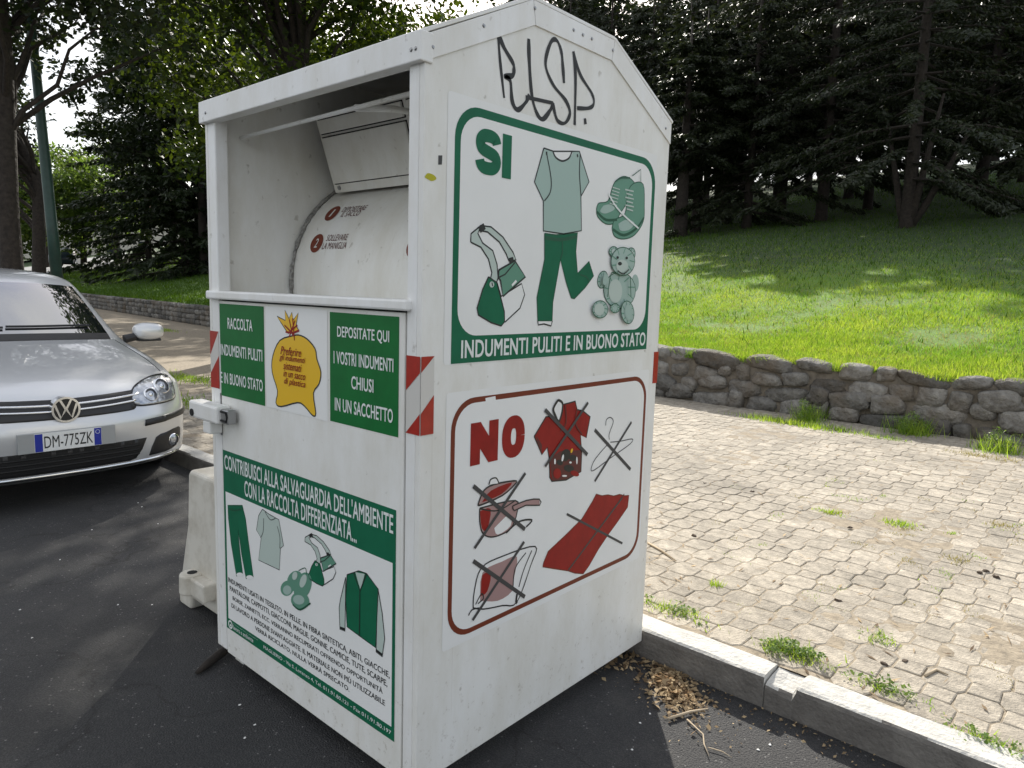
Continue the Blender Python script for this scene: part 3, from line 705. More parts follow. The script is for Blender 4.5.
# ---- SI poster
h0 = .0006
u0, _z = on_side(450.5, 364); u1, _z2 = on_side(646, 349); zb_ = (_z+_z2)/2; zt_ = on_side(479, 108)[1]
yes = Pic(SIDE, h0); yes.raw_poly(rrect(u0-.025, u1+.004, zb_-.002, zt_+.02, .01), 'poster_white'); yes_poster = yes.build('yes_poster', cbin)
fr = Pic(SIDE, h0+.0006); fr.raw_poly(rrect(u0, u1, zb_, zt_, .085, corners=(1, 1, 0, 0)), 'poster_green')
bar = on_side(462, 336)[1]
fr.raw_poly(rrect(u0+.020, u1-.020, bar, zt_-.022, .07), 'poster_white'); fr.build('frame', yes_poster)
lettering('lettering', [('INDUMENTI PULITI E IN BUONO STATO', u0+.035, u1-.012, zb_+.012, bar-.010)], yes_poster, 'text_white', SIDE, h=.0022, bold=.022)
a = on_side(475, 152); c = on_side(511, 152)
def big(name, parent, mt_, u0, u1, v0, v1, glyph, wd):
    """one heavy letter: strokes in a unit box"""
    q = Pic(SIDE, .0022)
    for P, sm in glyph: q.stroke([(u0+wd/2+x*(u1-u0-wd), v0+wd/2*1.05+y*(v1-v0-wd*1.05)) for x, y in P], wd, mt_, sm)
    return q.build(name, parent)
S_ = [([(1, .80), (.93, .93), (.75, 1), (.5, 1.02), (.22, .99), (.03, .86), (.02, .70), (.14, .58), (.5, .50), (.86, .42), (.99, .29), (.97, .13), (.78, .01), (.5, -.02), (.22, 0), (.05, .09), (-.01, .22)], 4)]
va, vb = on_side(493, 176)[1], on_side(493, 131)[1]; us = a[0]+(c[0]-a[0])*.70
big('letter', yes_poster, 'poster_green', a[0], us, va, vb, S_, .033)
q = Pic(SIDE, .0022); q.raw_poly([(c[0]-.036, va), (c[0], va), (c[0], vb), (c[0]-.036, vb)], 'poster_green'); q.build('letter', yes_poster)
LW = .0042
p = Pic(SIDE, .002, reg(525, 140, 3.938, on_side))
SH = [(72, 32), (110, 45), (180, 45), (212, 45), (250, 165), (218, 222), (220, 357), (150, 370), (70, 358), (70, 240), (35, 165)]
p.poly(SH, 'teal_light'); p.poly([(108, 47), (120, 70), (145, 83), (170, 72), (182, 47)], 'poster_white', 4)
p.stroke(SH, LW, 'ink', 0, True); p.stroke([(108, 47), (120, 70), (145, 83), (170, 72), (182, 47)], LW*1.3, 'ink')
p.stroke([(82, 50), (100, 150), (97, 205), (74, 240)], LW, 'ink'); p.stroke([(215, 55), (212, 130), (218, 222)], LW, 'ink'); p.stroke([(82, 46), (83, 60)], .006, 'ink'); p.stroke([(203, 56), (205, 68)], .006, 'ink')
p.build('shirt_picture', yes_poster)
p = Pic(SIDE, .002, reg(525, 140, 3.938, on_side))
TR = [(75, 368), (120, 374), (205, 366), (198, 440), (205, 525), (250, 478), (268, 535), (235, 580), (192, 625), (180, 622), (160, 560), (137, 470), (107, 640), (105, 712), (48, 712), (45, 620), (75, 470)]
p.poly(TR, 'poster_green'); p.poly([(48, 712), (105, 712), (100, 732), (72, 724), (50, 728)], 'poster_white')
p.stroke(TR, LW*.9, 'dark_green', 0, True); p.stroke([(78, 385), (140, 392), (203, 380)], LW*2.5, 'dark_green'); p.stroke([(143, 390), (145, 440), (137, 470)], LW, 'dark_green'); p.stroke([(48, 712), (50, 728), (72, 724), (100, 732), (105, 712)], LW, 'ink', 0); p.stroke([(215, 530), (240, 540), (250, 560)], LW, 'dark_green')
p.build('trousers_picture', yes_poster)
def bag_picture(plane, conv, parent, lw):
    p = Pic(plane, .002, conv)
    st = [(60, 190), (62, 140), (120, 92), (180, 100), (250, 160), (310, 250), (328, 295), (285, 300), (270, 260), (230, 190), (160, 130), (110, 120), (102, 138), (130, 195), (190, 240), (215, 320), (222, 400), (200, 465), (170, 440), (185, 370), (165, 290), (120, 220)]
    p.poly(st, 'teal_pale'); p.stroke(st, lw, 'ink', 0, True)
    a_ = [(165, 395), (215, 430), (258, 600), (260, 660), (240, 685), (180, 665), (105, 620), (97, 580), (130, 470)]; p.poly(a_, 'poster_green'); p.stroke(a_, lw, 'ink', 0, True)
    b2 = [(215, 430), (240, 510), (360, 435), (378, 500), (350, 580), (262, 662), (258, 600)]; p.poly(b2, 'poster_white'); p.stroke(b2, lw, 'ink', 0, True)
    c2 = [(225, 355), (320, 300), (382, 395), (250, 510), (235, 415), (222, 400)]; p.poly(c2, 'mid_green'); p.stroke(c2, lw*1.3, 'ink', 0, True); p.stroke([(222, 400), (262, 380), (320, 310)], lw, 'ink', 0)
    p.poly([(300, 440), (325, 412), (332, 424), (305, 452)], 'poster_white'); p.ell(183, 440, 14, 18, 'teal_pale'); p.stroke([(183, 428), (188, 450)], lw, 'ink')
    p.stroke([(110, 118), (140, 95)], lw*4, 'ink'); p.stroke([(285, 298), (310, 290)], lw*3, 'ink')
    return p.build('bag_picture', parent)
bag_picture(SIDE, reg(460, 210, 5.91, on_side), yes_poster, LW)
p = Pic(SIDE, .002, reg(580, 160, 4.389, on_side))
s1 = [(70, 215), (80, 190), (120, 180), (140, 120), (155, 92), (190, 72), (228, 90), (240, 130), (180, 225), (150, 275), (110, 280), (75, 248)]
s2 = [(138, 300), (150, 262), (195, 235), (208, 140), (235, 102), (275, 108), (280, 200), (275, 270), (238, 328), (190, 347), (150, 335)]
for s_ in (s1, s2): p.poly(s_, 'mid_green', 4); p.stroke(s_, LW*.8, 'dark_green', 4, True)
p.stroke([(72, 228), (110, 262), (160, 262)], LW*2, 'dark_green'); p.stroke([(142, 305), (190, 330), (245, 300), (277, 255)], LW*2.2, 'dark_green')
p.poly([(100, 200), (130, 195), (150, 215), (110, 235), (85, 225)], 'teal_light', 4); p.poly([(165, 280), (200, 262), (235, 275), (215, 305), (175, 310)], 'teal_light', 4)
for k in range(6): p.stroke([(195+5*(k % 2), 130+k*17), (232-4*(k % 2), 138+k*17)], LW*1.1, 'teal_pale', 0); p.stroke([(140-3*k, 120+k*14), (172-3*k, 130+k*14)], LW*.8, 'teal_pale', 0)
p.stroke([(120, 148), (150, 200), (190, 245), (252, 300)], LW*1.5, 'text_white'); p.stroke([(225, 70), (262, 42), (262, 95)], LW*.8, 'dark_green', 0); p.stroke([(150, 95), (175, 80), (215, 78)], LW, 'dark_green')
p.build('shoes_picture', yes_poster)
p = Pic(SIDE, .002, reg(580, 160, 4.389, on_side))
for (cx, cy, rx, ry, mt_, ro_) in [(240, 540, 16, 38, 'teal_light', 0), (97, 525, 22, 38, 'mid_green', .2), (170, 572, 70, 80, 'mid_green', 0), (150, 575, 30, 52, 'teal_pale', 0), (142, 402, 20, 22, 'mid_green', 0), (142, 402, 10, 12, 'teal_pale', 0), (215, 415, 20, 30, 'mid_green', .2), (218, 415, 9, 16, 'teal_pale', .2),
                                   (180, 445, 52, 62, 'mid_green', 0), (175, 465, 26, 28, 'teal_pale', 0), (165, 455, 9, 8, 'ink', 0), (195, 430, 5, 6, 'ink', 0), (155, 428, 5, 6, 'ink', 0), (78, 655, 34, 38, 'mid_green', 0), (72, 655, 22, 27, 'teal_pale', 0), (197, 668, 28, 50, 'mid_green', -.1), (200, 668, 17, 36, 'teal_light', -.1), (140, 650, 20, 20, 'mid_green', 0), (97, 525, 12, 24, 'teal_light', .2)]:
    p.ell(cx, cy, rx, ry, 'teal_light' if mt_ == 'mid_green' else mt_, ro_)
    if mt_ == 'mid_green':
        P_ = [(cx+rx*math.cos(t)*math.cos(ro_)-ry*math.sin(t)*math.sin(ro_), cy+rx*math.cos(t)*math.sin(ro_)+ry*math.sin(t)*math.cos(ro_)) for t in [2*math.pi*k/20 for k in range(21)]]
        p.stroke(P_, LW*.7, 'dark_green', 0)
        for k in range(9):
            t = k*.7+cx; p.stroke([(cx+rx*.55*math.cos(t), cy+ry*.55*math.sin(t)), (cx+rx*.95*math.cos(t+.15), cy+ry*.95*math.sin(t+.15))], LW*.8, 'mid_green', 0)
p.stroke([(150, 485), (175, 500), (200, 480)], LW, 'ink'); p.stroke([(105, 600), (120, 500), (140, 500)], LW, 'dark_green'); p.stroke([(205, 510), (208, 600)], LW, 'dark_green')
p.build('bear_picture', yes_poster)

# ---- NO poster
u0 = on_side(449, 520)[0]; u1 = on_side(643, 450)[0]; zt_ = on_side(600, 381)[1]; zb_ = (on_side(466, 633)[1]+on_side(627, 559)[1])/2
no = Pic(SIDE, h0); no.raw_poly(rrect(u0-.018, u1+.012, zb_-.02, zt_+.02, .01), 'poster_white'); no_poster = no.build('no_poster', cbin)
fr = Pic(SIDE, h0+.0006); fr.raw_poly(rrect(u0, u1, zb_, zt_, .085), 'poster_brown'); fr.raw_poly(rrect(u0+.015, u1-.015, zb_+.015, zt_-.015, .072), 'poster_white')
fr.poly([on_side(485, 398), on_side(495, 396), on_side(497, 416), on_side(487, 417)], 'poster_white')
fr.build('frame', no_poster)
ua, ub = on_side(470, 440)[0], on_side(524, 440)[0]; va, vb = on_side(497, 460)[1], on_side(497, 419)[1]; um = ua+(ub-ua)*.49; wd = .038
q = Pic(SIDE, .0022); q.raw_poly([(ua, va), (ua+wd, va), (ua+wd, vb-.075), (um-wd, va), (um, va), (um, vb), (um-wd, vb), (um-wd, va+.075), (ua+wd, vb), (ua, vb)], 'poster_red'); q.build('letter', no_poster)
cu_, cv_ = (um+.016+ub)/2, (va+vb)/2; ru, rv = (ub-um-.016)/2-wd/2, (vb-va)/2-wd/2+.003
q = Pic(SIDE, .0022); q.stroke([(cu_+ru*math.copysign(abs(math.cos(t))**.85, math.cos(t)), cv_+rv*math.copysign(abs(math.sin(t))**.85, math.sin(t))) for t in [2*math.pi*k/32 for k in range(33)]], wd, 'poster_red', 0); q.build('letter', no_poster)
def cross(p, a_, b_, c_, d_, wd=.012): p.stroke([a_, b_], wd, 'ink_soft', 0); p.stroke([c_, d_], wd*.85, 'ink_soft', 0)
p = Pic(SIDE, .002, reg(520, 390, 7.68, on_side))
rs_ = [(105, 355), (195, 205), (240, 200), (262, 235), (300, 240), (325, 110), (370, 100), (420, 85), (435, 150), (480, 160), (535, 205), (505, 365), (460, 345), (470, 480), (465, 625), (350, 690), (240, 700), (225, 670), (220, 520), (205, 440), (165, 495)]
p.poly(rs_, 'poster_red'); p.stroke(rs_, LW*1.1, 'ink', 0, True); p.poly([(120, 350), (165, 420), (160, 490), (130, 410)], 'red_dark'); p.poly([(225, 530), (300, 470), (465, 460), (462, 620), (350, 685), (240, 692)], 'red_dark')
for (cx, cy, rx, ry, mt_, ro_) in [(345, 500, 35, 50, 'ink', .3), (400, 520, 30, 25, 'ink', 0), (300, 555, 26, 22, 'ink', .4), (370, 600, 40, 28, 'ink', .2), (280, 640, 30, 40, 'poster_red', 0), (415, 640, 35, 20, 'poster_red', .4), (322, 520, 8, 28, 'poster_white', .2), (262, 548, 7, 22, 'poster_white', 0), (430, 540, 6, 30, 'poster_white', 0), (335, 658, 20, 7, 'poster_white', 0), (390, 465, 8, 18, 'bag_yellow', .3), (380, 555, 10, 8, 'text_white', 0)]: p.ell(cx, cy, rx, ry, mt_, ro_, 12)
p.poly([(285, 75), (252, 140), (262, 190), (290, 240), (312, 170), (318, 100)], 'poster_white', 4); p.stroke([(285, 75), (250, 140), (262, 190), (290, 240), (314, 170), (318, 100)], LW*2, 'ink', 4, True)
p.stroke([(340, 110), (345, 250), (300, 320)], LW, 'red_dark'); p.stroke([(430, 150), (420, 260), (470, 340)], LW, 'red_dark')
cross(p, (185, 150), (510, 495), (515, 95), (185, 585)); p.build('torn_shirt_picture', no_poster)
p = Pic(SIDE, .002, reg(520, 390, 7.68, on_side))
p.stroke([(655, 272), (660, 228), (690, 210), (713, 240), (690, 310), (680, 345), (682, 380)], .0035, 'ink_soft'); p.stroke([(690, 400), (770, 392), (858, 375), (840, 415), (700, 515), (565, 615), (543, 600), (580, 520), (680, 405)], .0035, 'ink_soft', 3)
cross(p, (570, 305), (845, 610), (852, 245), (570, 700)); p.build('hanger_picture', no_poster)
p = Pic(SIDE, .002, reg(455, 460, 4.268, on_side))
pot = [(103, 205), (255, 172), (262, 225), (240, 285), (200, 315), (150, 328), (115, 310), (103, 260)]
p.poly(pot, 'red_grey', 4); p.poly([(104, 218), (150, 208), (135, 295), (112, 290)], 'poster_red', 3); p.poly([(165, 290), (230, 230), (235, 280), (180, 318)], 'poster_white', 3); p.stroke(pot, LW, 'ink', 4, True); p.stroke([(103, 207), (180, 215), (255, 172)], LW, 'ink')
lid = [(95, 190), (120, 130), (165, 103), (250, 88), (255, 100), (200, 150), (110, 190)]; p.poly(lid, 'red_grey', 3); p.poly([(112, 180), (150, 130), (240, 95), (195, 145)], 'poster_red', 3); p.stroke(lid, LW*1.2, 'ink', 3, True)
p.poly([(142, 104), (150, 82), (172, 76), (184, 98)], 'poster_white'); p.stroke([(142, 104), (150, 82), (172, 76), (184, 98)], LW, 'ink')
p.poly([(243, 195), (300, 172), (356, 166), (358, 192), (300, 192), (250, 215)], 'red_grey'); p.stroke([(243, 195), (300, 172), (356, 166), (358, 192), (300, 192), (250, 215)], LW, 'ink', 2, True); p.stroke([(215, 310), (270, 262), (325, 255), (300, 285)], LW*1.3, 'ink')
cross(p, (75, 110), (295, 295), (297, 55), (80, 375)); p.build('pot_picture', no_poster)
p = Pic(SIDE, .002, reg(455, 460, 4.268, on_side))
pl = [(75, 630), (80, 560), (110, 460), (200, 410), (340, 368), (320, 450), (262, 605), (200, 620), (120, 635)]
p.poly(pl, 'poster_white'); p.poly([(105, 600), (115, 480), (200, 432), (262, 412), (250, 500), (240, 560), (180, 600)], 'red_grey', 3); p.poly([(108, 580), (114, 490), (150, 490), (135, 560)], 'poster_red', 3); p.stroke(pl, LW, 'ink', 4, True)
p.stroke([(300, 395), (255, 460), (245, 540)], LW, 'ink'); p.stroke([(325, 385), (290, 470), (270, 540)], LW, 'ink'); p.stroke([(85, 615), (110, 570), (118, 590), (95, 612)], LW, 'ink'); p.stroke([(262, 570), (258, 600), (262, 610)], LW*2, 'ink'); p.stroke([(55, 662), (70, 638), (100, 630)], LW, 'ink')
cross(p, (75, 430), (295, 583), (292, 348), (72, 682)); p.build('pillow_picture', no_poster)
p = Pic(SIDE, .002, reg(455, 460, 4.268, on_side))
cl = [(375, 440), (395, 390), (470, 320), (540, 250), (585, 175), (600, 145), (625, 152), (650, 148), (675, 153), (700, 146), (722, 152), (740, 150), (735, 200), (690, 265), (650, 320), (610, 380), (570, 450), (545, 485), (510, 482), (480, 472), (440, 466), (372, 455)]
p.poly(cl, 'poster_red'); p.stroke(cl, LW*.8, 'poster_brown', 0, True); p.stroke([(720, 145), (480, 470)], LW*1.3, 'red_dark', 0); cross(p, (475, 230), (712, 355), (712, 160), (482, 468), .008); p.build('rag_picture', no_poster)
# grime: moss spot and small scuffs on the side
p = Pic(SIDE, .0006); c = on_side(430, 177); p.poly([(c[0]-.018, c[1]-.003), (c[0]-.008, c[1]+.008), (c[0]+.012, c[1]+.006), (c[0]+.020, c[1]-.002), (c[0]+.004, c[1]-.009)], 'moss_yellow', 3); p.build('paint_stain', cbin)
p = Pic(SIDE, .0006); c = on_side(440, 160); p.poly([(c[0]-.006, c[1]-.012), (c[0]+.006, c[1]-.010), (c[0]+.007, c[1]+.012), (c[0]-.006, c[1]+.010)], 'ink_soft'); p.build('paint_stain', cbin)

# ---- front panels
def fz(px, py): return on_front(px, py)[1]
def front_panel(name, u0, u1, v0, v1, mt_):
    q = Pic(FRONT, .0024); q.raw_poly([(u0, v0), (u1, v0), (u1, v1), (u0, v1)], mt_); return q.build(name, cbin)
a = on_front(265, 306)[0]
gl = front_panel('green_panel', -1.038, -.746, 1.012, 1.329, 'panel_green')
gr = front_panel('green_panel', -.386, -.082, 1.016, 1.327, 'panel_green')
F3 = reg(200, 290, 4.267, on_front)
def fline(t, x0, x1, yc, hpx):
    a = F3(x0, yc); b_ = F3(x1, yc); zc = F3((x0+x1)/2, yc)[1]; z1_ = F3((x0+x1)/2, yc-hpx/2)[1]-zc
    return (t, a[0], b_[0], zc-z1_, zc+z1_)
lettering('lettering', [fline('RACCOLTA', 122, 228, 147, 50), fline('INDUMENTI PULITI', 93, 270, 267, 50), fline('E IN BUONO STATO', 93, 272, 390, 50)], gl, 'text_white', FRONT, h=.0034, bold=.022)
lettering('lettering', [fline('DEPOSITATE QUI', 590, 812, 192, 58), fline('I VOSTRI INDUMENTI', 575, 830, 304, 58), fline('CHIUSI', 650, 745, 402, 58), fline('IN UN SACCHETTO', 580, 828, 512, 60)], gr, 'text_white', FRONT, h=.0034, bold=.022)
wp = front_panel('bag_sticker', -.735, -.398, 1.012, 1.330, 'poster_white')
p = Pic(FRONT, .003, F3)
yb = [(400, 195), (345, 215), (315, 280), (312, 350), (335, 430), (328, 480), (350, 497), (420, 480), (450, 495), (485, 535), (498, 525), (488, 440), (512, 400), (520, 350), (503, 295), (495, 250), (460, 208), (425, 192)]
p.poly([(375, 178), (350, 140), (333, 112), (368, 130), (366, 86), (384, 122), (396, 95), (402, 128), (423, 98), (414, 150), (425, 172), (400, 190)], 'bag_yellow'); p.stroke([(375, 178), (350, 140), (333, 112), (368, 130), (366, 86), (384, 122), (396, 95), (402, 128), (423, 98), (414, 150), (425, 172)], .0035, 'ink_soft', 0)
p.poly(yb, 'bag_yellow', 3); p.stroke(yb, .0045, 'ink', 3, True)
for q in ([(385, 125), (400, 195)], [(410, 130), (385, 200)], [(365, 150), (405, 190)], [(420, 150), (380, 185)], [(400, 120), (408, 215)]): p.stroke(q, .005, 'poster_red', 0)
p.stroke([(370, 178), (400, 182), (428, 172)], .006, 'poster_red')
p.build('bag_drawing', wp)
lettering('lettering', [fline('Preferire', 350, 438, 262, 36), fline('gli indumenti', 345, 456, 296, 34), fline('sistemati', 362, 440, 328, 32), fline('in un sacco', 362, 456, 362, 30), fline('di plastica', 365, 456, 398, 36)], wp, 'poster_red', FRONT, h=.0052, bold=.006, shear=.35)

# ---- environment poster on the door
px0, px1, pz0, pz1 = -1.040+.002, -.0875, .163, .820
P4 = reg(210, 440, 3.84, on_front); P5 = reg(210, 560, 3.84, on_front)
ep = front_panel('recycling_poster', px0, px1, pz0, pz1, 'poster_green')
hd = (P4(60, 203)[1]+P4(705, 462)[1])/2; ft = (P5(65, 215)[1]+P5(712, 648)[1])/2
p = Pic(FRONT, .0028); p.raw_poly([(px0+.014, ft), (px1-.012, ft), (px1-.012, hd), (px0+.014, hd)], 'poster_white'); p.build('poster_field', ep)
mid = (pz1+hd)/2
lettering('lettering', [('CONTRIBUISCI ALLA SALVAGUARDIA DELL\'AMBIENTE', px0+.012, px1-.010, mid+.006, pz1-.012), ('CON LA RACCOLTA DIFFERENZIATA...', px0+.15, px1-.17, hd+.012, mid-.005)], ep, 'text_white', FRONT, h=.0034, bold=.02)
TX = ['INDUMENTI USATI IN TESSUTO, IN PELLE, IN FIBRA SINTETICA, ABITI, GIACCHE,', 'PANTALONI, CAPPOTTI, GIACCONI, MAGLIE, GONNE, CAMICIE, TUTE, SCARPE,', 'BORSE, ZAINETTI, ECC. VERRANNO RECUPERATI OFFRENDO OPPORTUNIT\u00c0', 'DI LAVORO A PERSONE SVANTAGGIATE. IL MATERIALE NON PI\u00d9 UTILIZZABILE', 'VERR\u00c0 RICICLATO, NULLA VERR\u00c0 SPRECATO.']
top = (P5(78, 68)[1]+P5(680, 400)[1])/2 if False else P5(80, 70)[1]
lines = []; cw = (px0+px1)/2
dz = (P5(78, 66)[1]-ft-.012)/5
for k, t in enumerate(TX):
    half = [.455, .445, .425, .435, .27][k]; cc = cw+[.0, .0, .0, .0, .0][k]
    zt0 = P5(78, 66)[1]-k*dz; lines.append((t, cc-half, cc+half, zt0-dz*.72, zt0))
lettering('lettering', lines, ep, 'ink', FRONT, h=.0034, bold=.010)
lettering('lettering', [('MAGLIERIO - Via S. Lorenzo 4, Tel. 011.91.80.121 - Fax 011.91.80.197', px0+.26, px1-.012, pz0+.014, ft-.012), ('Consorzio per il recupero', px0+.05, px0+.22, pz0+.030, ft-.008), ('lavoro e ambiente', px0+.05, px0+.19, pz0+.010, pz0+.026)], ep, 'text_white', FRONT, h=.0034, bold=.008)
p = Pic(FRONT, .003); c = (px0+.028, (pz0+ft)/2); p.ell(c[0], c[1], .016, .016, 'text_white'); p.ell(c[0], c[1], .010, .010, 'poster_green'); p.ell(c[0]+.002, c[1]-.002, .005, .005, 'text_white'); p.build('emblem', ep)
LF = .0028
p = Pic(FRONT, .0032, P4)
q = [(72, 250), (128, 250), (140, 300), (150, 380), (170, 525), (142, 532), (125, 440), (112, 345), (118, 420), (130, 518), (105, 522), (85, 400), (74, 300)]
p.poly(q, 'poster_green'); p.stroke(q, LF, 'dark_green', 0, True); p.stroke([(74, 262), (100, 270), (130, 262)], LF*2, 'dark_green'); p.ell(118, 516, 13, 8, 'poster_white'); p.ell(156, 526, 13, 8, 'poster_white'); p.build('trousers_picture', ep)
p = Pic(FRONT, .0032, P4)
q = [(205, 265), (232, 285), (268, 305), (286, 405), (274, 415), (270, 498), (190, 460), (200, 375), (182, 345), (190, 290)]
p.poly(q, 'teal_pale'); p.stroke(q, LF, 'ink', 0, True); p.stroke([(215, 275), (235, 305), (255, 300)], LF, 'ink'); p.stroke([(210, 300), (208, 350), (198, 375)], LF, 'ink'); p.stroke([(262, 330), (272, 370), (272, 415)], LF, 'ink'); p.build('shirt_picture', ep)
p = Pic(FRONT, .0032, P4)
for (cx, cy, rx, ry, mt_, ro_) in [(330, 540, 30, 40, 'mid_green', .3), (300, 568, 25, 30, 'mid_green', .3), (300, 575, 16, 18, 'teal_light', 0), (360, 560, 32, 55, 'mid_green', .3), (350, 615, 36, 32, 'mid_green', .4), (345, 612, 22, 18, 'teal_light', .3), (362, 540, 12, 26, 'teal_pale', .3), (330, 520, 10, 16, 'teal_pale', .2)]: p.ell(cx, cy, rx, ry, mt_, ro_)
p.stroke([(322, 630), (350, 650), (390, 625)], LF*2, 'dark_green'); p.stroke([(345, 500), (370, 490), (375, 515)], LF, 'dark_green'); p.build('shoes_picture', ep)
bc = lambda x, y: P4(368+(x-60)*.375, 357+(y-92)*.325+(x-60)*.055)
bag_picture(FRONT, bc, ep, LF).location.y = -.0012
p = Pic(FRONT, .0032, P5)
jb = [(530, 55), (575, 40), (605, 50), (650, 110), (645, 230), (640, 335), (585, 295), (530, 255), (525, 150)]; p.poly(jb, 'poster_green')
sl1 = [(525, 65), (505, 150), (500, 180), (503, 265), (522, 272), (524, 160)]; sl2 = [(650, 115), (665, 200), (675, 300), (665, 370), (642, 352), (645, 230)]
p.poly(sl1, 'teal_pale'); p.poly(sl2, 'teal_pale'); p.poly([(562, 45), (598, 52), (582, 115)], 'teal_pale')
for q in (jb, sl1, sl2): p.stroke(q, LF, 'ink', 0, True)
p.stroke([(555, 45), (580, 118), (605, 52)], LF*1.6, 'ink', 0); p.stroke([(580, 118), (578, 290)], LF*1.2, 'ink', 0); p.stroke([(503, 258), (522, 265)], LF*3, 'ink', 0); p.stroke([(643, 345), (665, 362)], LF*3, 'ink', 0); p.build('jacket_picture', ep)

# ---- drum instructions, bent on to the drum
def drum_uv(px, py):
    d = ray(px, py); o_ = CAM; cy, cz = dr_c; rr = dr_r+.0012
    A = d.y**2+d.z**2; B = 2*((o_.y-cy)*d.y+(o_.z-cz)*d.z); C_ = (o_.y-cy)**2+(o_.z-cz)**2-rr*rr
    t = (-B-math.sqrt(max(0, B*B-4*A*C_)))/(2*A); q = o_+d*t; return (q.x, math.atan2(q.z-cz, cy-q.y)*rr)
def drum_pt(u, v, h=.0): a = v/(dr_r+.0012); rr = dr_r+.0012+h; return (u, dr_c[0]-rr*math.cos(a), dr_c[1]+rr*math.sin(a))
DR = reg(280, 190, 7.68, drum_uv)
stick = MB()
for k, (cx, cy, tx) in enumerate([(403, 178, [('DEPOSITARE', 490, 660, 143), ('IL SACCO', 478, 612, 182)]), (282, 408, [('SOLLEVARE', 362, 520, 365), ('LA MANIGLIA', 328, 510, 427)])]):
    c = DR(cx, cy)
    q = Pic(Plane(lambda u, v, h: drum_pt(u, v, h), 0), .0004); 
    q.ell(c[0], c[1], .037, .037, 'poster_brown', 0, 24); q.build('number_disc', drum)
    lettering('lettering', [(str(k+1), c[0]-.010, c[0]+.010, c[1]-.019, c[1]+.019)], drum, 'text_white', fn=lambda u, v: drum_pt(u, v, .0012), bold=.02, shear=.1)
    ls_ = []
    for t, x0, x1, yc in tx:
        a_ = DR(x0, yc); b2 = DR(x1, yc); vm = DR((x0+x1)/2, yc)[1]; ls_.append((t, a_[0], b2[0], vm-.013, vm+.013))
    lettering('lettering', ls_, drum, 'red_dark', fn=lambda u, v: drum_pt(u, v, .0008), bold=.012, shear=.1)
c = DR(1000, 440); q = Pic(Plane(lambda u, v, h: drum_pt(u, v, h), 0), .0004); q.ell(c[0]+.02, c[1], .037, .037, 'poster_brown', 0, 24); q.build('number_disc', drum)

# ------------------------------------------------------------------ the parked car
def paint_car(name, col, rough=.28, metal=.75):
    m = mat(name, col, rough, metal=metal, coat=.9, var=.03, vscale=900)
    return m
paint_car('car_silver', (.62, .63, .64), .34, .45); mat('car_white', (.75, .75, .74), .3, coat=.6); mat('car_blue', (.03, .045, .07), .3, coat=.6)
mat('car_black', (.012, .012, .013), .45, bump=.1, bscale=120); mat('car_glass', (.012, .014, .016), .02, spec=.9, ior=2.7); mat('chrome', (.75, .76, .77), .12, metal=1)
mat('lamp_lens', (.45, .47, .50), .06, metal=.6, var=.35, vscale=28, bump=.35, bscale=22, coat=1); mat('lamp_bowl', (.80, .81, .83), .10, metal=1); mat('lamp_rim', (.02, .02, .022), .2)
mat('rubber', (.013, .013, .013), .8, bump=.3, bscale=40); mat('plate_white', (.74, .75, .74), .35); mat('plate_blue', (.01, .025, .30), .35); mat('plate_holder', (.33, .34, .34), .4); mat('lamp_orange', (.5, .16, .02), .2)
rows = []
by = [0, .25, .45, .64, .785, .838, .862, .872, .875]; bx = [0, .010, .035, .105, .245, .33, .41, .48, None]
def arch(z): return .88-math.sqrt(max(.0, .35**2-(z-.31)**2))
def fas(z, x0, dz=0, pinch=1.0):
    r_ = []
    for k in range(9):
        if bx[k] is None: r_.append((arch(z), by[k]*pinch, z))
        else: r_.append((x0+bx[k]+(0 if k < 5 else 0), by[k]*pinch, z+dz*(by[k]/.8)**2*(1 if k < 5 else .6)))
    rows.append(r_)
fas(.17, .12, 0, .985); fas(.20, .035, .0, .995); fas(.235, .015); fas(.31, .005); fas(.42, -.008); fas(.50, -.010); fas(.545, .012, .01); fas(.60, .045, .03); fas(.655, .085, .055)
H = lambda *p: rows.append(list(p))
H((.135, 0, .705), (.145, .25, .706), (.172, .45, .712), (.245, .635, .728), (.385, .775, .735), (.47, .83, .705), (.57, .862, .665), (.68, .876, .645), (.77, .876, .642))
H((.24, 0, .755), (.25, .25, .756), (.275, .45, .758), (.335, .63, .766), (.45, .765, .770), (.53, .828, .742), (.63, .864, .70), (.74, .877, .672), (.82, .877, .656))
H((.42, 0, .812), (.43, .25, .812), (.45, .45, .812), (.49, .62, .815), (.57, .750, .815), (.64, .825, .785), (.73, .868, .73), (.81, .878, .69), (.88, .877, .660))
H((.75, 0, .885), (.755, .25, .885), (.765, .45, .883), (.78, .61, .880), (.82, .735, .872), (.85, .825, .835), (.90, .872, .77), (.95, .880, .70), (.99, .877, .642))
H((1.00, 0, .936), (1.01, .25, .935), (1.03, .47, .932), (1.06, .65, .925), (1.09, .742, .913), (1.12, .822, .872), (1.14, .874, .80), (1.16, .882, .62), (1.20, .877, .46))
H((1.08, 0, .952), (1.09, .26, .951), (1.11, .48, .947), (1.16, .68, .940), (1.22, .755, .935), (1.27, .820, .895), (1.27, .876, .82), (1.26, .884, .5), (1.25, .872, .22))
def side(x, ye, ze, yb=.815, zb_=.925): return [(x, yb, zb_), (x, .878, .82), (x, .886, .5), (x, .872, .22)]
H((1.11, 0, .966), (1.12, .26, .965), (1.14, .48, .960), (1.20, .700, .952), (1.28, .757, .950), *side(1.36, 0, 0))
H((1.44, 0, 1.170), (1.45, .26, 1.168), (1.47, .47, 1.162), (1.52, .672, 1.150), (1.59, .722, 1.140), *side(1.68, 0, 0))
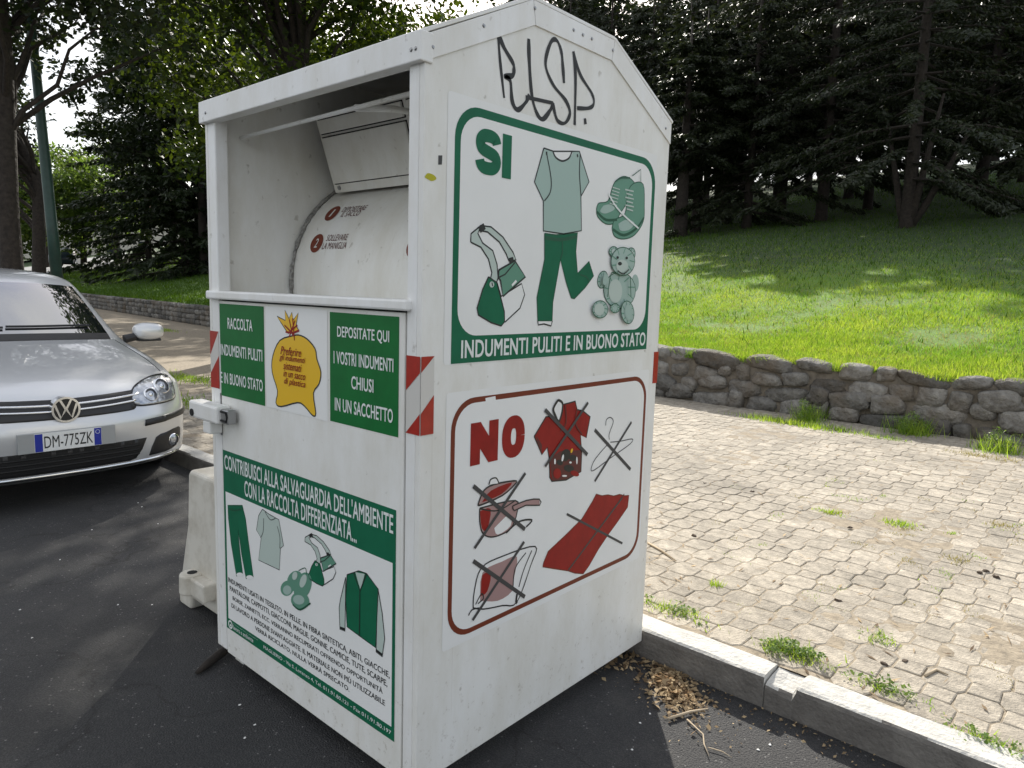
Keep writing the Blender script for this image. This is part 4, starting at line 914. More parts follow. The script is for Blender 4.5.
H((1.80, 0, 1.385), (1.81, .25, 1.382), (1.83, .45, 1.374), (1.87, .632, 1.358), (1.93, .680, 1.338), *side(2.0, 0, 0))
H((1.92, 0, 1.428), (1.93, .25, 1.426), (1.94, .45, 1.418), (1.98, .60, 1.400), (2.03, .668, 1.372), *side(2.1, 0, 0))
H((2.2, 0, 1.458), (2.2, .25, 1.455), (2.2, .44, 1.447), (2.21, .58, 1.430), (2.22, .655, 1.402), *side(2.3, 0, 0))
H((2.6, 0, 1.478), (2.6, .25, 1.475), (2.6, .44, 1.466), (2.6, .57, 1.447), (2.6, .640, 1.417), *side(2.62, 0, 0, .815, .94))
H((3.0, 0, 1.475), (3.0, .25, 1.472), (3.0, .42, 1.462), (3.0, .525, 1.442), (3.0, .585, 1.410), (3.02, .815, .945), (3.05, .878, .83), (3.08, .886, .5), (3.10, .872, .22))
H((3.35, 0, 1.455), (3.35, .25, 1.452), (3.35, .42, 1.442), (3.35, .52, 1.422), (3.36, .578, 1.392), (3.38, .812, .95), (3.40, .874, .84), (3.38, .882, .72), (3.36, .878, .645))
H((3.72, 0, 1.418), (3.72, .25, 1.415), (3.71, .41, 1.405), (3.70, .505, 1.385), (3.70, .56, 1.352), (3.70, .80, .955), (3.70, .865, .84), (3.68, .876, .68), (3.66, .872, .60))
H((3.86, 0, 1.38), (3.86, .24, 1.377), (3.85, .40, 1.367), (3.83, .495, 1.347), (3.81, .55, 1.315), (3.82, .785, .955), (3.82, .85, .84), (3.79, .868, .60), (3.77, .866, .46))
H((4.02, 0, 1.02), (4.02, .25, 1.02), (4.0, .45, 1.015), (3.97, .58, 1.005), (3.94, .66, .995), (3.93, .76, .94), (3.93, .83, .82), (3.88, .855, .50), (3.82, .855, .34))
H((4.14, 0, .80), (4.14, .25, .80), (4.12, .45, .80), (4.09, .62, .80), (4.04, .73, .79), (4.02, .78, .74), (4.0, .82, .68), (3.93, .845, .42), (3.84, .845, .25))
H((4.19, 0, .52), (4.19, .25, .52), (4.17, .45, .52), (4.13, .65, .52), (4.07, .77, .51), (4.04, .80, .48), (4.02, .82, .44), (3.96, .84, .32), (3.87, .84, .22))
H((4.10, 0, .22), (4.10, .25, .22), (4.08, .45, .22), (4.05, .62, .22), (4.0, .74, .22), (3.98, .78, .22), (3.97, .80, .22), (3.94, .82, .21), (3.88, .83, .20))
NR, NC = len(rows), 9
def build_car_shell():
    V = []; idx = {}
    for i in range(NR):
        for k in range(NC):
            x, y, z = rows[i][k]
            idx[(i, k)] = len(V); V.append((-x, y, z))
            if k == 0: idx[(i, 0, -1)] = idx[(i, 0)]
            else: idx[(i, k, -1)] = len(V); V.append((-x, -y, z))
    F = []; I = []
    cow = 14  # windscreen base row index
    for i in range(NR-1):
        for k in range(NC-1):
            m_ = 0
            if 15 <= i <= 16 and k <= 2: m_ = 1
            elif i == 14 and k <= 2: m_ = 2
            elif 16 <= i <= 22 and k == 4: m_ = 1
            elif 24 <= i <= 24 and k <= 2: m_ = 1
            F.append((idx[(i, k)], idx[(i, k+1)], idx[(i+1, k+1)], idx[(i+1, k)])); I.append(m_)
            g = lambda a, b_: idx[(a, b_, -1)] if b_ or True else 0
            F.append((idx[(i, k, -1)], idx[(i+1, k, -1)], idx[(i+1, k+1, -1)], idx[(i, k+1, -1)])); I.append(m_)
    me = mesh('shell', V, F, ['car_silver', 'car_glass', 'car_black'], I, True)
    o = link('shell', me); md = o.modifiers.new('s', 'SUBSURF'); md.levels = 3; md.render_levels = 3
    dg = bpy.context.evaluated_depsgraph_get(); m2 = bpy.data.meshes.new_from_object(o.evaluated_get(dg))
    bpy.data.objects.remove(o); return m2
shell = build_car_shell()
SV = [v.co.copy() for v in shell.vertices]; SF = [tuple(p.vertices) for p in shell.polygons]; SI = [p.material_index for p in shell.polygons]
bvh = BVHTree.FromPolygons(SV, SF)
CAR = Vector((-3.47, .225, 0))
car = empty('parked_car', CAR); tag(car, 'silver hatchback car parked facing the camera beside the kerb', 'car')
def sub_mesh(name, sel, mt_, parent, thick=0):
    used = {}; V = []; F = []
    for f in sel:
        g = []
        for v in SF[f]:
            if v not in used: used[v] = len(V); V.append(SV[v])
            g.append(used[v])
        F.append(tuple(g))
    me = mesh(name, V, F, mt_, None, True)
    bm = bmesh.new(); bm.from_mesh(me); bmesh.ops.recalc_face_normals(bm, faces=bm.faces); bm.to_mesh(me); bm.free()
    return link(name, me, parent)
def cen(f): return sum((SV[v] for v in SF[f]), Vector())/len(SF[f])
def nrm_f(f):
    a, b_, c = SV[SF[f][0]], SV[SF[f][1]], SV[SF[f][2]]; return (b_-a).cross(c-a).normalized()
def scr(f): return abs(cen(f).x) < 2.0 and abs(nrm_f(f).y) < .62 and abs(nrm_f(f).x) > .25
body = sub_mesh('body', [f for f in range(len(SF)) if SI[f] == 0], 'car_silver', car)
sub_mesh('windscreen', [f for f in range(len(SF)) if SI[f] == 1 and scr(f)], 'car_glass', car)
for s in (-1, 1): sub_mesh('side_window', [f for f in range(len(SF)) if SI[f] == 1 and cen(f).y*s > .60 and not scr(f) and abs(cen(f).x) < 3.78], 'car_glass', car)
sub_mesh('rear_window', [f for f in range(len(SF)) if SI[f] == 1 and abs(cen(f).x) > 3.7 and abs(cen(f).y) < .62], 'car_glass', car)
sub_mesh('cowl', [f for f in range(len(SF)) if SI[f] == 2], 'car_black', car)
def inpoly(P, x, y):
    c = False; j = len(P)-1
    for i in range(len(P)):
        if (P[i][1] > y) != (P[j][1] > y) and x < (P[j][0]-P[i][0])*(y-P[i][1])/(P[j][1]-P[i][1])+P[i][0]: c = not c
        j = i
    return c
def surf(y, z):
    h_, nrm, ix, ds = bvh.ray_cast(Vector((1.5, y, z)), Vector((-1, 0, 0)))
    if h_ is None: return Vector((-.5, y, z)), Vector((1, 0, 0))
    if nrm.x < 0: nrm = -nrm
    return h_, nrm
def patch(name, P, off, mt_, parent, res=.022, sub=3, rim=True):
    """closed skin patch that follows the body: outline in (y, z)"""
    P = smooth_path(P+[P[0]], sub)[:-1] if sub else [Vector(q) for q in P]
    pts = [Vector(q) for q in P]; n_ = len(pts)
    y0 = min(q.x for q in pts); y1 = max(q.x for q in pts); z0 = min(q.y for q in pts); z1 = max(q.y for q in pts)
    yy = y0+res*.5
    while yy < y1:
        zz = z0+res*.5
        while zz < z1:
            if inpoly(P, yy, zz): pts.append(Vector((yy, zz)))
            zz += res
        yy += res
    vs_, es_, fs_, *_r_ = delaunay_2d_cdt(pts, [], [list(range(n_))], 1, 1e-5)
    V = []
    for q in vs_:
        h_, nr = surf(q.x, q.y); V.append(h_+nr*off)
    F = [tuple(f) for f in fs_]
    # rim: skirt back to the body
    if rim:
        base = len(V); 
        for k in range(n_):
            h_, nr = surf(P[k][0], P[k][1]); V.append(h_-nr*.006)
        for k in range(n_): F.append((k, (k+1) % n_, base+(k+1) % n_, base+k))
    me = mesh(name, V, F, mt_, None, True)
    bm = bmesh.new(); bm.from_mesh(me); bmesh.ops.recalc_face_normals(bm, faces=bm.faces); bm.to_mesh(me); bm.free()
    return link(name, me, parent)
CZ = lambda x, y: (x/5.12, 360+y/5.12)
def car_px(x, y):
    """zoomed-photo point -> (y, z) where that ray meets the car body"""
    px, py = CZ(x, y); d = ray(px, py); h_, nr, ix, ds = bvh.ray_cast(CAM-CAR, d.normalized())
    if h_ is None:
        t = (CAR.x-.45-CAM.x)/d.x; q = CAM+d*t-CAR; return (q.y, q.z)
    return (h_.y, h_.z)
def mir(P): return [(-y, z) for y, z in P][::-1]
HL = [car_px(*q) for q in [(667, 200), (672, 152), (702, 118), (760, 84), (820, 70), (858, 80), (882, 115), (893, 160), (893, 195), (865, 212), (800, 228), (720, 237), (684, 230)]]
print('headlight yz', [(round(a, 3), round(b_, 3)) for a, b_ in HL])
for P, s in ((HL, 1), (mir(HL), -1)):
    rim = patch('headlight', P, .004, 'lamp_rim', car)
    cy = sum(q[0] for q in P)/len(P); cz = sum(q[1] for q in P)/len(P)
    P2 = [(cy+(y-cy)*.935, cz+(z-cz)*.90) for y, z in P]
    patch('reflector', P2, .008, 'lamp_lens', rim, .016)
    for (dy, dz, r_) in ((.045, .030, .060), (-.055, -.012, .050)):
        hp, nr = surf(cy+dy*s, cz+dz); nr = (nr+Vector((1.2, 0, .15))).normalized()
        b_ = MB(); b_.tube([hp+nr*.004, hp+nr*.020, hp+nr*.022], [r_, r_*.94, r_*.86], 'lamp_bowl', 20, False)
        b_.tube([hp+nr*.006, hp+nr*.010], [r_*.86, r_*.4], 'lamp_lens', 20); b_.tube([hp+nr*.010, hp+nr*.014], [r_*.30, r_*.24], 'chrome', 14); b_.build('lamp_bowl', rim, smooth=True)
# upper grille
GRH = [car_px(*q) for q in [(330, 182), (500, 174), (640, 166), (655, 172), (635, 205), (605, 248), (560, 262), (400, 276), (330, 282)]]
top0 = GRH[0][1]; bot0 = GRH[-1][1]
ygr = max(q[0] for q in GRH)
print('grille', [(round(a, 3), round(b_, 3)) for a, b_ in GRH])
zt, zb2 = .662, .560
GR = [(0, zt), (.25, zt+.008), (.45, zt+.020), (.475, zt+.016), (.45, zt-.03), (.415, zb2+.014), (.37, zb2+.002), (.2, zb2-.004), (0, zb2-.006)]
GRF = GR+[(-y, z) for y, z in GR[::-1] if y > 0]
grille = patch('grille', GRF, .004, 'car_black', car, .03, 2)
for (za, zb_, ye) in ((.628, .642, .455), (.594, .605, .425)):
    q = [(y, za-.003+.030*(abs(y)/.5)**2) for y in np.linspace(-ye, ye, 25)]; q2 = [(y, za+.006+.030*(abs(y)/.5)**2) for y in np.linspace(ye, -ye, 25)]
    patch('grille_bar', q+q2, .012, 'chrome', grille, .05, 0)
# lower intake, fog lamp openings, rubbing strips
LI = [(y, .372-.0*abs(y)) for y in np.linspace(-.47, .47, 13)]+[(.44, .30), (.40, .245)]+[(y, .235) for y in np.linspace(.36, -.36, 9)]+[(-.40, .245), (-.44, .30)]
li = patch('lower_grille', LI, .004, 'car_black', car, .03, 0)
for z in (.275, .305, .335):
    patch('grille_slat', [(y, z-.004) for y in np.linspace(-.42, .42, 15)]+[(y, z+.004) for y in np.linspace(.42, -.42, 15)], .009, 'rubber', li, .05, 0)
for s in (-1, 1):
    sg = (lambda P: P if s > 0 else mir(P))
    fog = patch('fog_opening', sg([(.49, .245), (.54, .362), (.62, .380), (.74, .392), (.765, .36), (.76, .30), (.72, .262), (.62, .245)]), .004, 'car_black', car, .025, 2)
    hp, nr = surf(.68*s, .312); nr = (nr+Vector((1, 0, 0))).normalized()
    b_ = MB(); b_.tube([hp+nr*.0, hp+nr*.016, hp+nr*.018], [.045, .045, .038], 'lamp_bowl', 18, False); b_.tube([hp+nr*.006, hp+nr*.012], [.040, .034], 'lamp_lens', 18); b_.build('fog_lamp', fog, smooth=True)
    patch('rubbing_strip', sg([(.46, .452), (.465, .492), (.60, .500), (.80, .508), (.84, .506), (.84, .474), (.80, .466), (.60, .458)]), .009, 'car_black', car, .03, 1)
patch('bumper_lip', [(y, .212) for y in np.linspace(-.74, .74, 25)]+[(y, .226) for y in np.linspace(.74, -.74, 25)], .012, 'chrome', car, .06, 0)
# emblem: ring with the letters V over W
em = empty('emblem', (0, 0, 0)); em.parent = car
ex = max(surf(0, .612+k*.02)[0].x for k in range(-3, 4))+.004
def disc(name, r0, r1, x0, x1, mt_, parent):
    b_ = MB(); n_ = 32
    V = []; F = []
    for (r_, x) in ((r1, x0), (r1, x1), (r0, x1), (r0, x0)):
        for k in range(n_): a = 2*math.pi*k/n_; V.append((x, r_*math.cos(a), .612+r_*math.sin(a)))
    for j in range(3):
        for k in range(n_): F.append((j*n_+k, j*n_+(k+1) % n_, (j+1)*n_+(k+1) % n_, (j+1)*n_+k))
    b_.add(V, F, mt_); return b_.build(name, parent, smooth=False)
b_ = MB(); b_.tube([(ex-.06, 0, .612), (ex+.004, 0, .612)], .076, 'car_black', 32); b_.build('emblem_disc', em)
disc('emblem_ring', .066, .078, ex-.06, ex+.010, 'chrome', em)
ep_ = Pic(Plane(lambda u, v, h: (ex+.005+h, u, .612+v), 0), .002)
for P in ([(-.030, .060), (-.004, .008), (.004, .008), (.030, .060)], [(-.058, .032), (-.030, -.050), (-.002, .002), (.002, .002), (.030, -.050), (.058, .032)]): ep_.stroke(P, .0125, 'chrome', 0)
ep_.build('emblem_letters', em)
# number plate
pl_ = empty('number_plate', (0, 0, 0)); pl_.parent = car; pz, pxx = .432, surf(0, .432)[0].x+.010
b_ = MB(); b_.box(pxx-.02, pxx, -.262, .262, pz-.058, pz+.060, 'plate_holder'); b_.build('plate_holder', pl_, bevel=.003)
b_ = MB(); b_.box(pxx+.0005, pxx+.004, -.18, .18, pz-.055, pz+.055, 'plate_white'); b_.build('plate', pl_, bevel=.001)
pb = Pic(Plane(lambda u, v, h: (pxx+.004+h, u, v), 0), .0006); pb.raw_poly([(-.178, pz-.053), (-.138, pz-.053), (-.138, pz+.053), (-.178, pz+.053)], 'plate_blue'); 
pb.build('plate_band', pl_)
pb = Pic(Plane(lambda u, v, h: (pxx+.004+h, u, v), 0), .0006); pb.raw_poly([(.138, pz-.053), (.178, pz-.053), (.178, pz+.053), (.138, pz+.053)], 'plate_blue')
pb.stroke([(.158+.012*math.cos(t*.524), pz+.03+.012*math.sin(t*.524)) for t in range(13)], .002, 'text_white', 0); 
pb.build('plate_band', pl_)
lettering('plate_number', [('DM-775ZK', -.130, .130, pz-.036, pz+.036)], pl_, 'ink', fn=lambda u, v: (pxx+.0052, u, v), bold=0)
# bonnet shut line, wipers, mirrors, wheels, underbody
def on_top(x, y):
    h_, nrm, ix, ds = bvh.ray_cast(Vector((-x, y, 2)), Vector((0, 0, -1))); return h_
for s in (-1, 1):
    b_ = MB(); P = []
    for t in np.linspace(0, 1, 22):
        x = .40+t*.74; y = s*(.715-.03*t)
        q = on_top(x, y); P.append(q+Vector((0, 0, -.0005)))
    b_.tube(P, .0035, 'car_black', 5); b_.build('bonnet_seam', car)
for s in (-1, 1):
    m_ = MB(); c = Vector((-1.33, s*1.005, .985))
    V = []; F = []; n1, n2 = 10, 16
    for i in range(n1+1):
        th = math.pi*i/n1
        for k in range(n2):
            ph_ = 2*math.pi*k/n2
            sx, sy, sz = math.sin(th)*math.cos(ph_), math.cos(th), math.sin(th)*math.sin(ph_)
            V.append(c+Vector((.075*math.copysign(abs(sx)**.75, sx), .118*math.copysign(abs(sy)**.8, sy), .072*math.copysign(abs(sz)**.75, sz)-(.012 if sz < 0 else 0)*0)))
    for i in range(n1):
        for k in range(n2): F.append((i*n2+k, i*n2+(k+1) % n2, (i+1)*n2+(k+1) % n2, (i+1)*n2+k))
    m_.add(V, F, 'car_silver'); mo = m_.build('wing_mirror', car, smooth=True)
    b_ = MB(); b_.tube([(-1.33, s*.82, .925), (-1.33, s*.95, .955)], [.035, .03], 'car_black', 10); b_.build('mirror_stalk', mo)
    b_ = MB(); b_.box(-1.37, -1.29, s*1.005-.09, s*1.005+.09, .905, .925, 'car_black'); b_.build('mirror_base', mo, bevel=.008)
for s, (a, c) in ((1, ((.55, .02), (.02, .14))), (-1, ((-.08, .02), (-.60, .14)))):
    b_ = MB(); P = []
    for t in np.linspace(0, 1, 10):
        y = (.55-.55*t) if s > 0 else (-.02-.55*t); q = on_top(1.21+.01*t+.10*(abs(y)/.6)**2*.8, y); P.append(q+Vector((0, 0, .014)))
    b_.tube(P, .009, 'car_black', 6); b_.build('wiper', car)
wheel = None
for (x, s) in ((.88, 1), (.88, -1), (3.46, 1), (3.46, -1)):
    wh = empty('wheel', (-x, s*.79, .31)); wh.parent = car
    b_ = MB(); prof = [(-.10, .215), (-.10, .285), (-.075, .31), (.075, .31), (.10, .285), (.10, .215)]; V = []; F = []; n_ = 32
    for (yy, r_) in prof:
        for k in range(n_): a = 2*math.pi*k/n_; V.append((r_*math.cos(a), yy, r_*math.sin(a)))
    for j in range(5):
        for k in range(n_): F.append((j*n_+k, j*n_+(k+1) % n_, (j+1)*n_+(k+1) % n_, (j+1)*n_+k))
    b_.add(V, F, 'rubber'); b_.build('tyre', wh, smooth=False)
    b_ = MB(); b_.tube([(0, s*.02, 0), (0, s*.075, 0)], [.213, .213], 'car_black', 24)
    for k in range(7):
        a = 2*math.pi*k/7; b_.tube([(0, s*.085, 0), (.2*math.cos(a), s*.088, .2*math.sin(a))], [.035, .02], 'chrome', 6)
    b_.tube([(0, s*.07, 0), (0, s*.10, 0)], [.05, .045], 'chrome', 14); b_.build('rim', wh)
    if x < 1: wh.rotation_euler.z = R(-13)
b_ = MB(); b_.box(-3.95, -.35, -.66, .66, .17, .50, 'rubber'); b_.build('underbody', car)
b_ = MB(); b_.box(-3.6, -1.35, -.70, .70, .45, .90, 'car_black'); b_.build('interior', car)
for s in (-.36, .36):
    b_ = MB(); b_.box(-2.35, -2.22, s-.22, s+.22, .85, 1.12, 'car_black'); b_.box(-2.33, -2.24, s-.12, s+.12, 1.14, 1.30, 'car_black'); b_.build('seat_back', car, bevel=.03)

# ------------------------------------------------------------------ trees
def leaves(C, S, n_, size, rs, flat=.5, asp=.62, clump=None):
    """n_ leaf quads spread round clump centres C (k,3) with radii S"""
    k = rs.randint(0, len(C), n_); d = rs.normal(size=(n_, 3)); d /= np.linalg.norm(d, axis=1)[:, None]
    r = rs.uniform(0, 1, n_)**.5
    P = C[k]+d*(S[k]*r)[:, None]*np.array([1, 1, .72])
    nrm = rs.normal(size=(n_, 3)); nrm[:, 2] = np.abs(nrm[:, 2])+flat; nrm /= np.linalg.norm(nrm, axis=1)[:, None]
    t = rs.normal(size=(n_, 3)); t -= nrm*(t*nrm).sum(1)[:, None]; t /= np.linalg.norm(t, axis=1)[:, None]
    t[:, 2] -= .25; b_ = np.cross(nrm, t); s = (size*rs.uniform(.6, 1.35, n_))[:, None]
    return np.stack([P-t*s*.5, P+b_*s*asp*.5, P+t*s*.5, P-b_*s*asp*.5], 1).reshape(-1, 3)
def limb(mb, p0, p1, r0, r1, rr, n_=5, sag=.1, sides=7):
    p0 = Vector(p0); p1 = Vector(p1); L_ = (p1-p0).length; P = []; Rr = []
    for i in range(n_+1):
        t = i/n_; q = p0.lerp(p1, t)+Vector((rr.uniform(-1, 1), rr.uniform(-1, 1), rr.uniform(-.5, .5)))*L_*.04*(0 < i < n_)
        q.z += sag*L_*math.sin(math.pi*t)*.5; P.append(q); Rr.append(r0+(r1-r0)*t)
    mb.tube(P, Rr, 'bark', sides, False); return P
def broad_tree(name, x, y, z, h, tr, ctr, rad, ncl, nleaf, size, seed, mt_, label, cl_r=(.7, 1.5), group=None, hollow=.35, cut=None, ctrunk=None):
    rr = random.Random(seed); rs = np.random.RandomState(seed); t = empty(name, (x, y, z)); tag(t, label, 'tree', group)
    C = []
    while len(C) < ncl:
        v = Vector((rr.gauss(0, 1), rr.gauss(0, 1), rr.gauss(0, 1))).normalized()*(hollow+(1-hollow)*rr.random())
        q = Vector((ctr[0]+v.x*rad[0], ctr[1]+v.y*rad[1], ctr[2]+v.z*rad[2]))
        if cut and cut(q): continue
        C.append(q)
    mb = MB(); fork = h*.42
    tp = [Vector((0, 0, -.15)), Vector((0, 0, .15)), Vector((rr.uniform(-.1, .1), rr.uniform(-.1, .1), fork*.5)), Vector((rr.uniform(-.2, .2), rr.uniform(-.2, .2), fork)), Vector((ctr[0]*.5, ctr[1]*.5, h*.72)), Vector((ctr[0]*.8, ctr[1]*.8, h*.92))]
    mb.tube(tp, [tr*1.35, tr*1.1, tr*.95, tr*.85, tr*.4, tr*.1], 'bark', 10)
    mb.build('trunk', t, smooth=True)
    br = MB()
    for q in rr.sample(C, min(len(C), 26)):
        u = min(.95, max(.25, (q.z-.25*rad[2])/h*.75)); b0 = Vector((0, 0, 0)).lerp(tp[3], min(1, u/.42)) if u < .42 else tp[3].lerp(tp[5], (u-.42)/.58)
        limb(br, b0, q, tr*.30, tr*.04, rr, 5, .15, 5)
    tag(br.build('branches', t, smooth=True), kind='stuff')
    Ca = np.array([tuple(c) for c in C]); S = rs.uniform(cl_r[0], cl_r[1], len(C))
    link('crown', fastmesh('crown', leaves(Ca, S, nleaf, size, rs), 4, mt_), t)
    return t
def conifer(name, x, y, z, h, tr, rbase, seed, label, z0=1.0, nspray=9000, mt_='needle', group=None, lean=0, droop=.38, size=.15):
    rr = random.Random(seed); rs = np.random.RandomState(seed); t = empty(name, (x, y, z)); tag(t, label, 'tree', group)
    mb = MB(); mb.tube([(0, 0, -.2), (0, 0, .2), (lean*.3, 0, h*.5), (lean, 0, h)], [tr*1.3, tr, tr*.6, .02], 'bark', 9); mb.build('trunk', t, smooth=True)
    br = MB(); segs = []; zc = z0
    while zc < h-.3:
        f = (zc-z0)/(h-z0); L_ = rbase*(1-f)**.55*(.75+.45*rr.random())+.15
        for k in range(rr.randint(4, 6)):
            a = rr.uniform(0, 6.283); l = L_*rr.uniform(.7, 1.1); up = .25*(f-.35)
            P = [Vector((lean*f, 0, zc))+Vector((math.cos(a), math.sin(a), 0))*l*u+Vector((0, 0, l*(up*u-droop*u*u+.12*u**4))) for u in (0, .35, .7, 1)]
            br.tube(P, [tr*.22*(1-f)+.012, tr*.15*(1-f)+.01, .012, .004], 'bark', 4, False); segs.append((P, l))
        zc += rr.uniform(.28, .5)
    tag(br.build('branches', t), kind='stuff')
    w_ = np.array([l**1.5 for _, l in segs]); w_ /= w_.sum(); k = rs.choice(len(segs), nspray, p=w_)
    A = np.array([[tuple(q) for q in P] for P, l in segs]); u = rs.uniform(.18, 1.02, nspray)*2.999/1.02; i0 = u.astype(int).clip(0, 2); fr_ = (u-i0)[:, None]
    B = A[k, i0]*(1-fr_)+A[k, i0+1]*fr_; dirv = A[k, 3]-A[k, 0]; dirv /= np.linalg.norm(dirv, axis=1)[:, None]
    side_ = np.stack([-dirv[:, 1], dirv[:, 0], 0*dirv[:, 0]], 1)*rs.choice([-1, 1], nspray)[:, None]
    T = side_*rs.uniform(.3, 1, nspray)[:, None]+dirv*rs.uniform(.2, .9, nspray)[:, None]; T[:, 2] -= rs.uniform(.0, .75, nspray); T += rs.normal(size=T.shape)*.15; T /= np.linalg.norm(T, axis=1)[:, None]
    N_ = np.cross(T, rs.normal(size=T.shape)); N_ /= np.linalg.norm(N_, axis=1)[:, None]
    s = (size*rs.uniform(.5, 1.3, nspray))[:, None]; B = B+rs.normal(size=B.shape)*.05
    Q = np.stack([B, B+T*s*.5+N_*s*.16, B+T*s, B+T*s*.45-N_*s*.16], 1).reshape(-1, 3)
    link('crown', fastmesh('crown', Q, 4, mt_), t); return t
def at_col(px, t): x, y = col_pos(px, t); return x, y, terr(x, y)
GR_C = 'dark conifers on the slope'
CON = [  # column, distance, height, trunk, spread, skirt, label
 (900, 22.5, 13, .18, 4.2, 1.3, 'dark conifer with forked trunk, nearest of those on the right slope'),
 (815, 27, 13, .20, 4.2, 2.0, 'dark conifer with drooping low boughs left of the forked conifer'),
 (968, 29, 13, .22, 3.4, 2.2, 'dark conifer with bare leaning trunk at the right, in front of sunlit grass'),
 (677, 25.5, 7.0, .24, 2.2, 2.8, 'thick bare conifer trunk rising just right of the bin roof'),
 (692, 27, 7.6, .19, 2.2, 3.0, 'slimmer conifer trunk close behind the thick trunk by the bin'),
 (742, 26.5, 9.2, .16, 3.6, .6, 'bushy conifer with boughs down to the grass right of the two trunks'),
 (775, 29, 12, .18, 4.2, 2.2, 'dark conifer set back between the bushy one and the drooping one'),
 (860, 31, 13, .18, 4.2, 2.6, 'dark conifer set back behind the gap left of the forked conifer'),
 (1040, 25, 12, .2, 3.6, 1.6, 'dark conifer cut off by the right edge of the picture'),
]
for i, (c, t, h, tr, rb, z0, lb) in enumerate(CON):
    x, y, z = at_col(c, t); conifer('conifer_tree', x, y, z, h, tr, rb, 40+i, lb, z0, 46000, group=GR_C, lean=.5 if c == 968 else .0)
fk = [o for o in COL.objects if o.get('label', '').startswith('dark conifer with forked trunk')][0]
for dx, dy, h in ((.35, -.05, 3.4), (-.45, .1, 3.0), (.75, .2, 2.6)):
    b_ = MB(); b_.tube([(dx*.1, dy*.1, .0), (dx*.45, dy*.5, .5), (dx*1.1, dy, h*.6), (dx*1.7, dy*1.3, h)], [.11, .10, .07, .03], 'bark', 8); b_.build('stem', fk, smooth=True)
BACK = [(560, 46, 14.5), (600, 50, 16.5), (575, 55, 17.5), (640, 44, 12.5), (655, 52, 16), (700, 46, 15), (735, 52, 17), (770, 38, 12), (800, 48, 16), (840, 38, 13), (880, 46, 16), (930, 38, 14), (970, 48, 17), (1010, 39, 15), (1050, 34, 13), (520, 52, 17), (1085, 30, 12), (675, 36, 9.8), (720, 31, 9)]
for i, (c, t, h) in enumerate(BACK):
    x, y, z = at_col(c, t)
    conifer('conifer_tree', x, y, z, h, .22, 3.9, 80+i, 'dark conifer in the dense row at the back of the right slope', 3.0 if t < 40 else 4.2, 15000, group='conifers at the back of the slope', size=.33)

# tall wood closing the skyline
for i, c in enumerate(range(560, 1120, 42)):
    t = 62+7*(i % 3); x, y, z = at_col(c, t)
    broad_tree('woodland_tree', x, y, z, 21+2*(i % 2), .3, (0, 0, 12.5), (6.5, 6.5, 9), 60, 6500, .55, 230+i, 'leaf_dark', 'tall dark tree in the wood closing the skyline behind the slope', (1.2, 2.4), 'tall trees on the skyline', .2)
# broadleaf street and park trees
GB = 'broadleaf park trees'
broad_tree('broadleaf_tree', -12.2, 7.3, PAVE_Z, 12.5, .26, (0, 0, 8.2), (4.3, 4.0, 3.9), 95, 42000, .135, 11, 'leaf_broad', 'tall broadleaf tree with backlit yellow-green leaves rising behind the bin roof', (.6, 1.25), GB)
def gapcut(q, x, y):
    c = visible_px(x+q.x, y+q.y, PAVE_Z+q.z); return bool(c) and 20 < c[0] < 140 and 30 < c[1] < 170
x, y = col_pos(15, 15.0)
broad_tree('broadleaf_tree', x, y, PAVE_Z, 11, .175, (-.5, .2, 7.6), (4.4, 3.8, 3.3), 95, 26000, .13, 12, 'leaf_dark', 'broadleaf tree with thick dark trunk at the left edge behind the car', (.5, 1.0), GB, cut=lambda q: gapcut(q, x, y))
x, y = col_pos(38, 27)
broad_tree('broadleaf_tree', x, y, PAVE_Z, 10, .2, (-1.6, -1.6, 6.2), (3.0, 3.0, 2.8), 50, 9000, .16, 13, 'leaf_dark', 'broadleaf tree with slim trunk left of the green lamp post', (.6, 1.2), GB)
x, y, z = at_col(265, 30)
broad_tree('broadleaf_tree', x, y, z, 11.5, .25, (0, 0, 7.2), (5, 5, 4), 80, 15000, .22, 14, 'leaf_broad', 'broad leafy tree on the lawn above the mouth of the bin', (.7, 1.4), GB)
x, y, z = at_col(430, 33)
broad_tree('broadleaf_tree', x, y, z, 9.5, .25, (0, 0, 6.0), (5, 5, 3.6), 80, 16000, .22, 15, 'leaf_broad', 'sunlit broadleaf tree showing leaves along the front roof slope of the bin', (.7, 1.3), GB)
x, y, z = at_col(520, 36)
broad_tree('broadleaf_tree', x, y, z, 9.8, .25, (0, 0, 6.0), (5, 5, 3.6), 80, 14000, .22, 16, 'leaf_broad', 'broadleaf tree standing behind the peak of the bin roof', (.7, 1.3), GB)
GE = 'dark evergreens by the left lawn'
for i, (c, t, h, rb, lb) in enumerate([(186, 46, 17.0, 5.2, 'dense black-green evergreen sweeping to the lawn just left of the bin'), (150, 56, 18.0, 5.6, 'dense dark evergreen standing left of the nearer one by the bin'), (228, 44, 17, 5.5, 'dark evergreen mostly hidden behind the left edge of the bin')]):
    x, y, z = at_col(c, t); conifer('evergreen_tree', x, y, z, h, .22, rb, 140+i, lb, .25, 24000, 'leaf_dark', GE, droop=.3, size=.38)
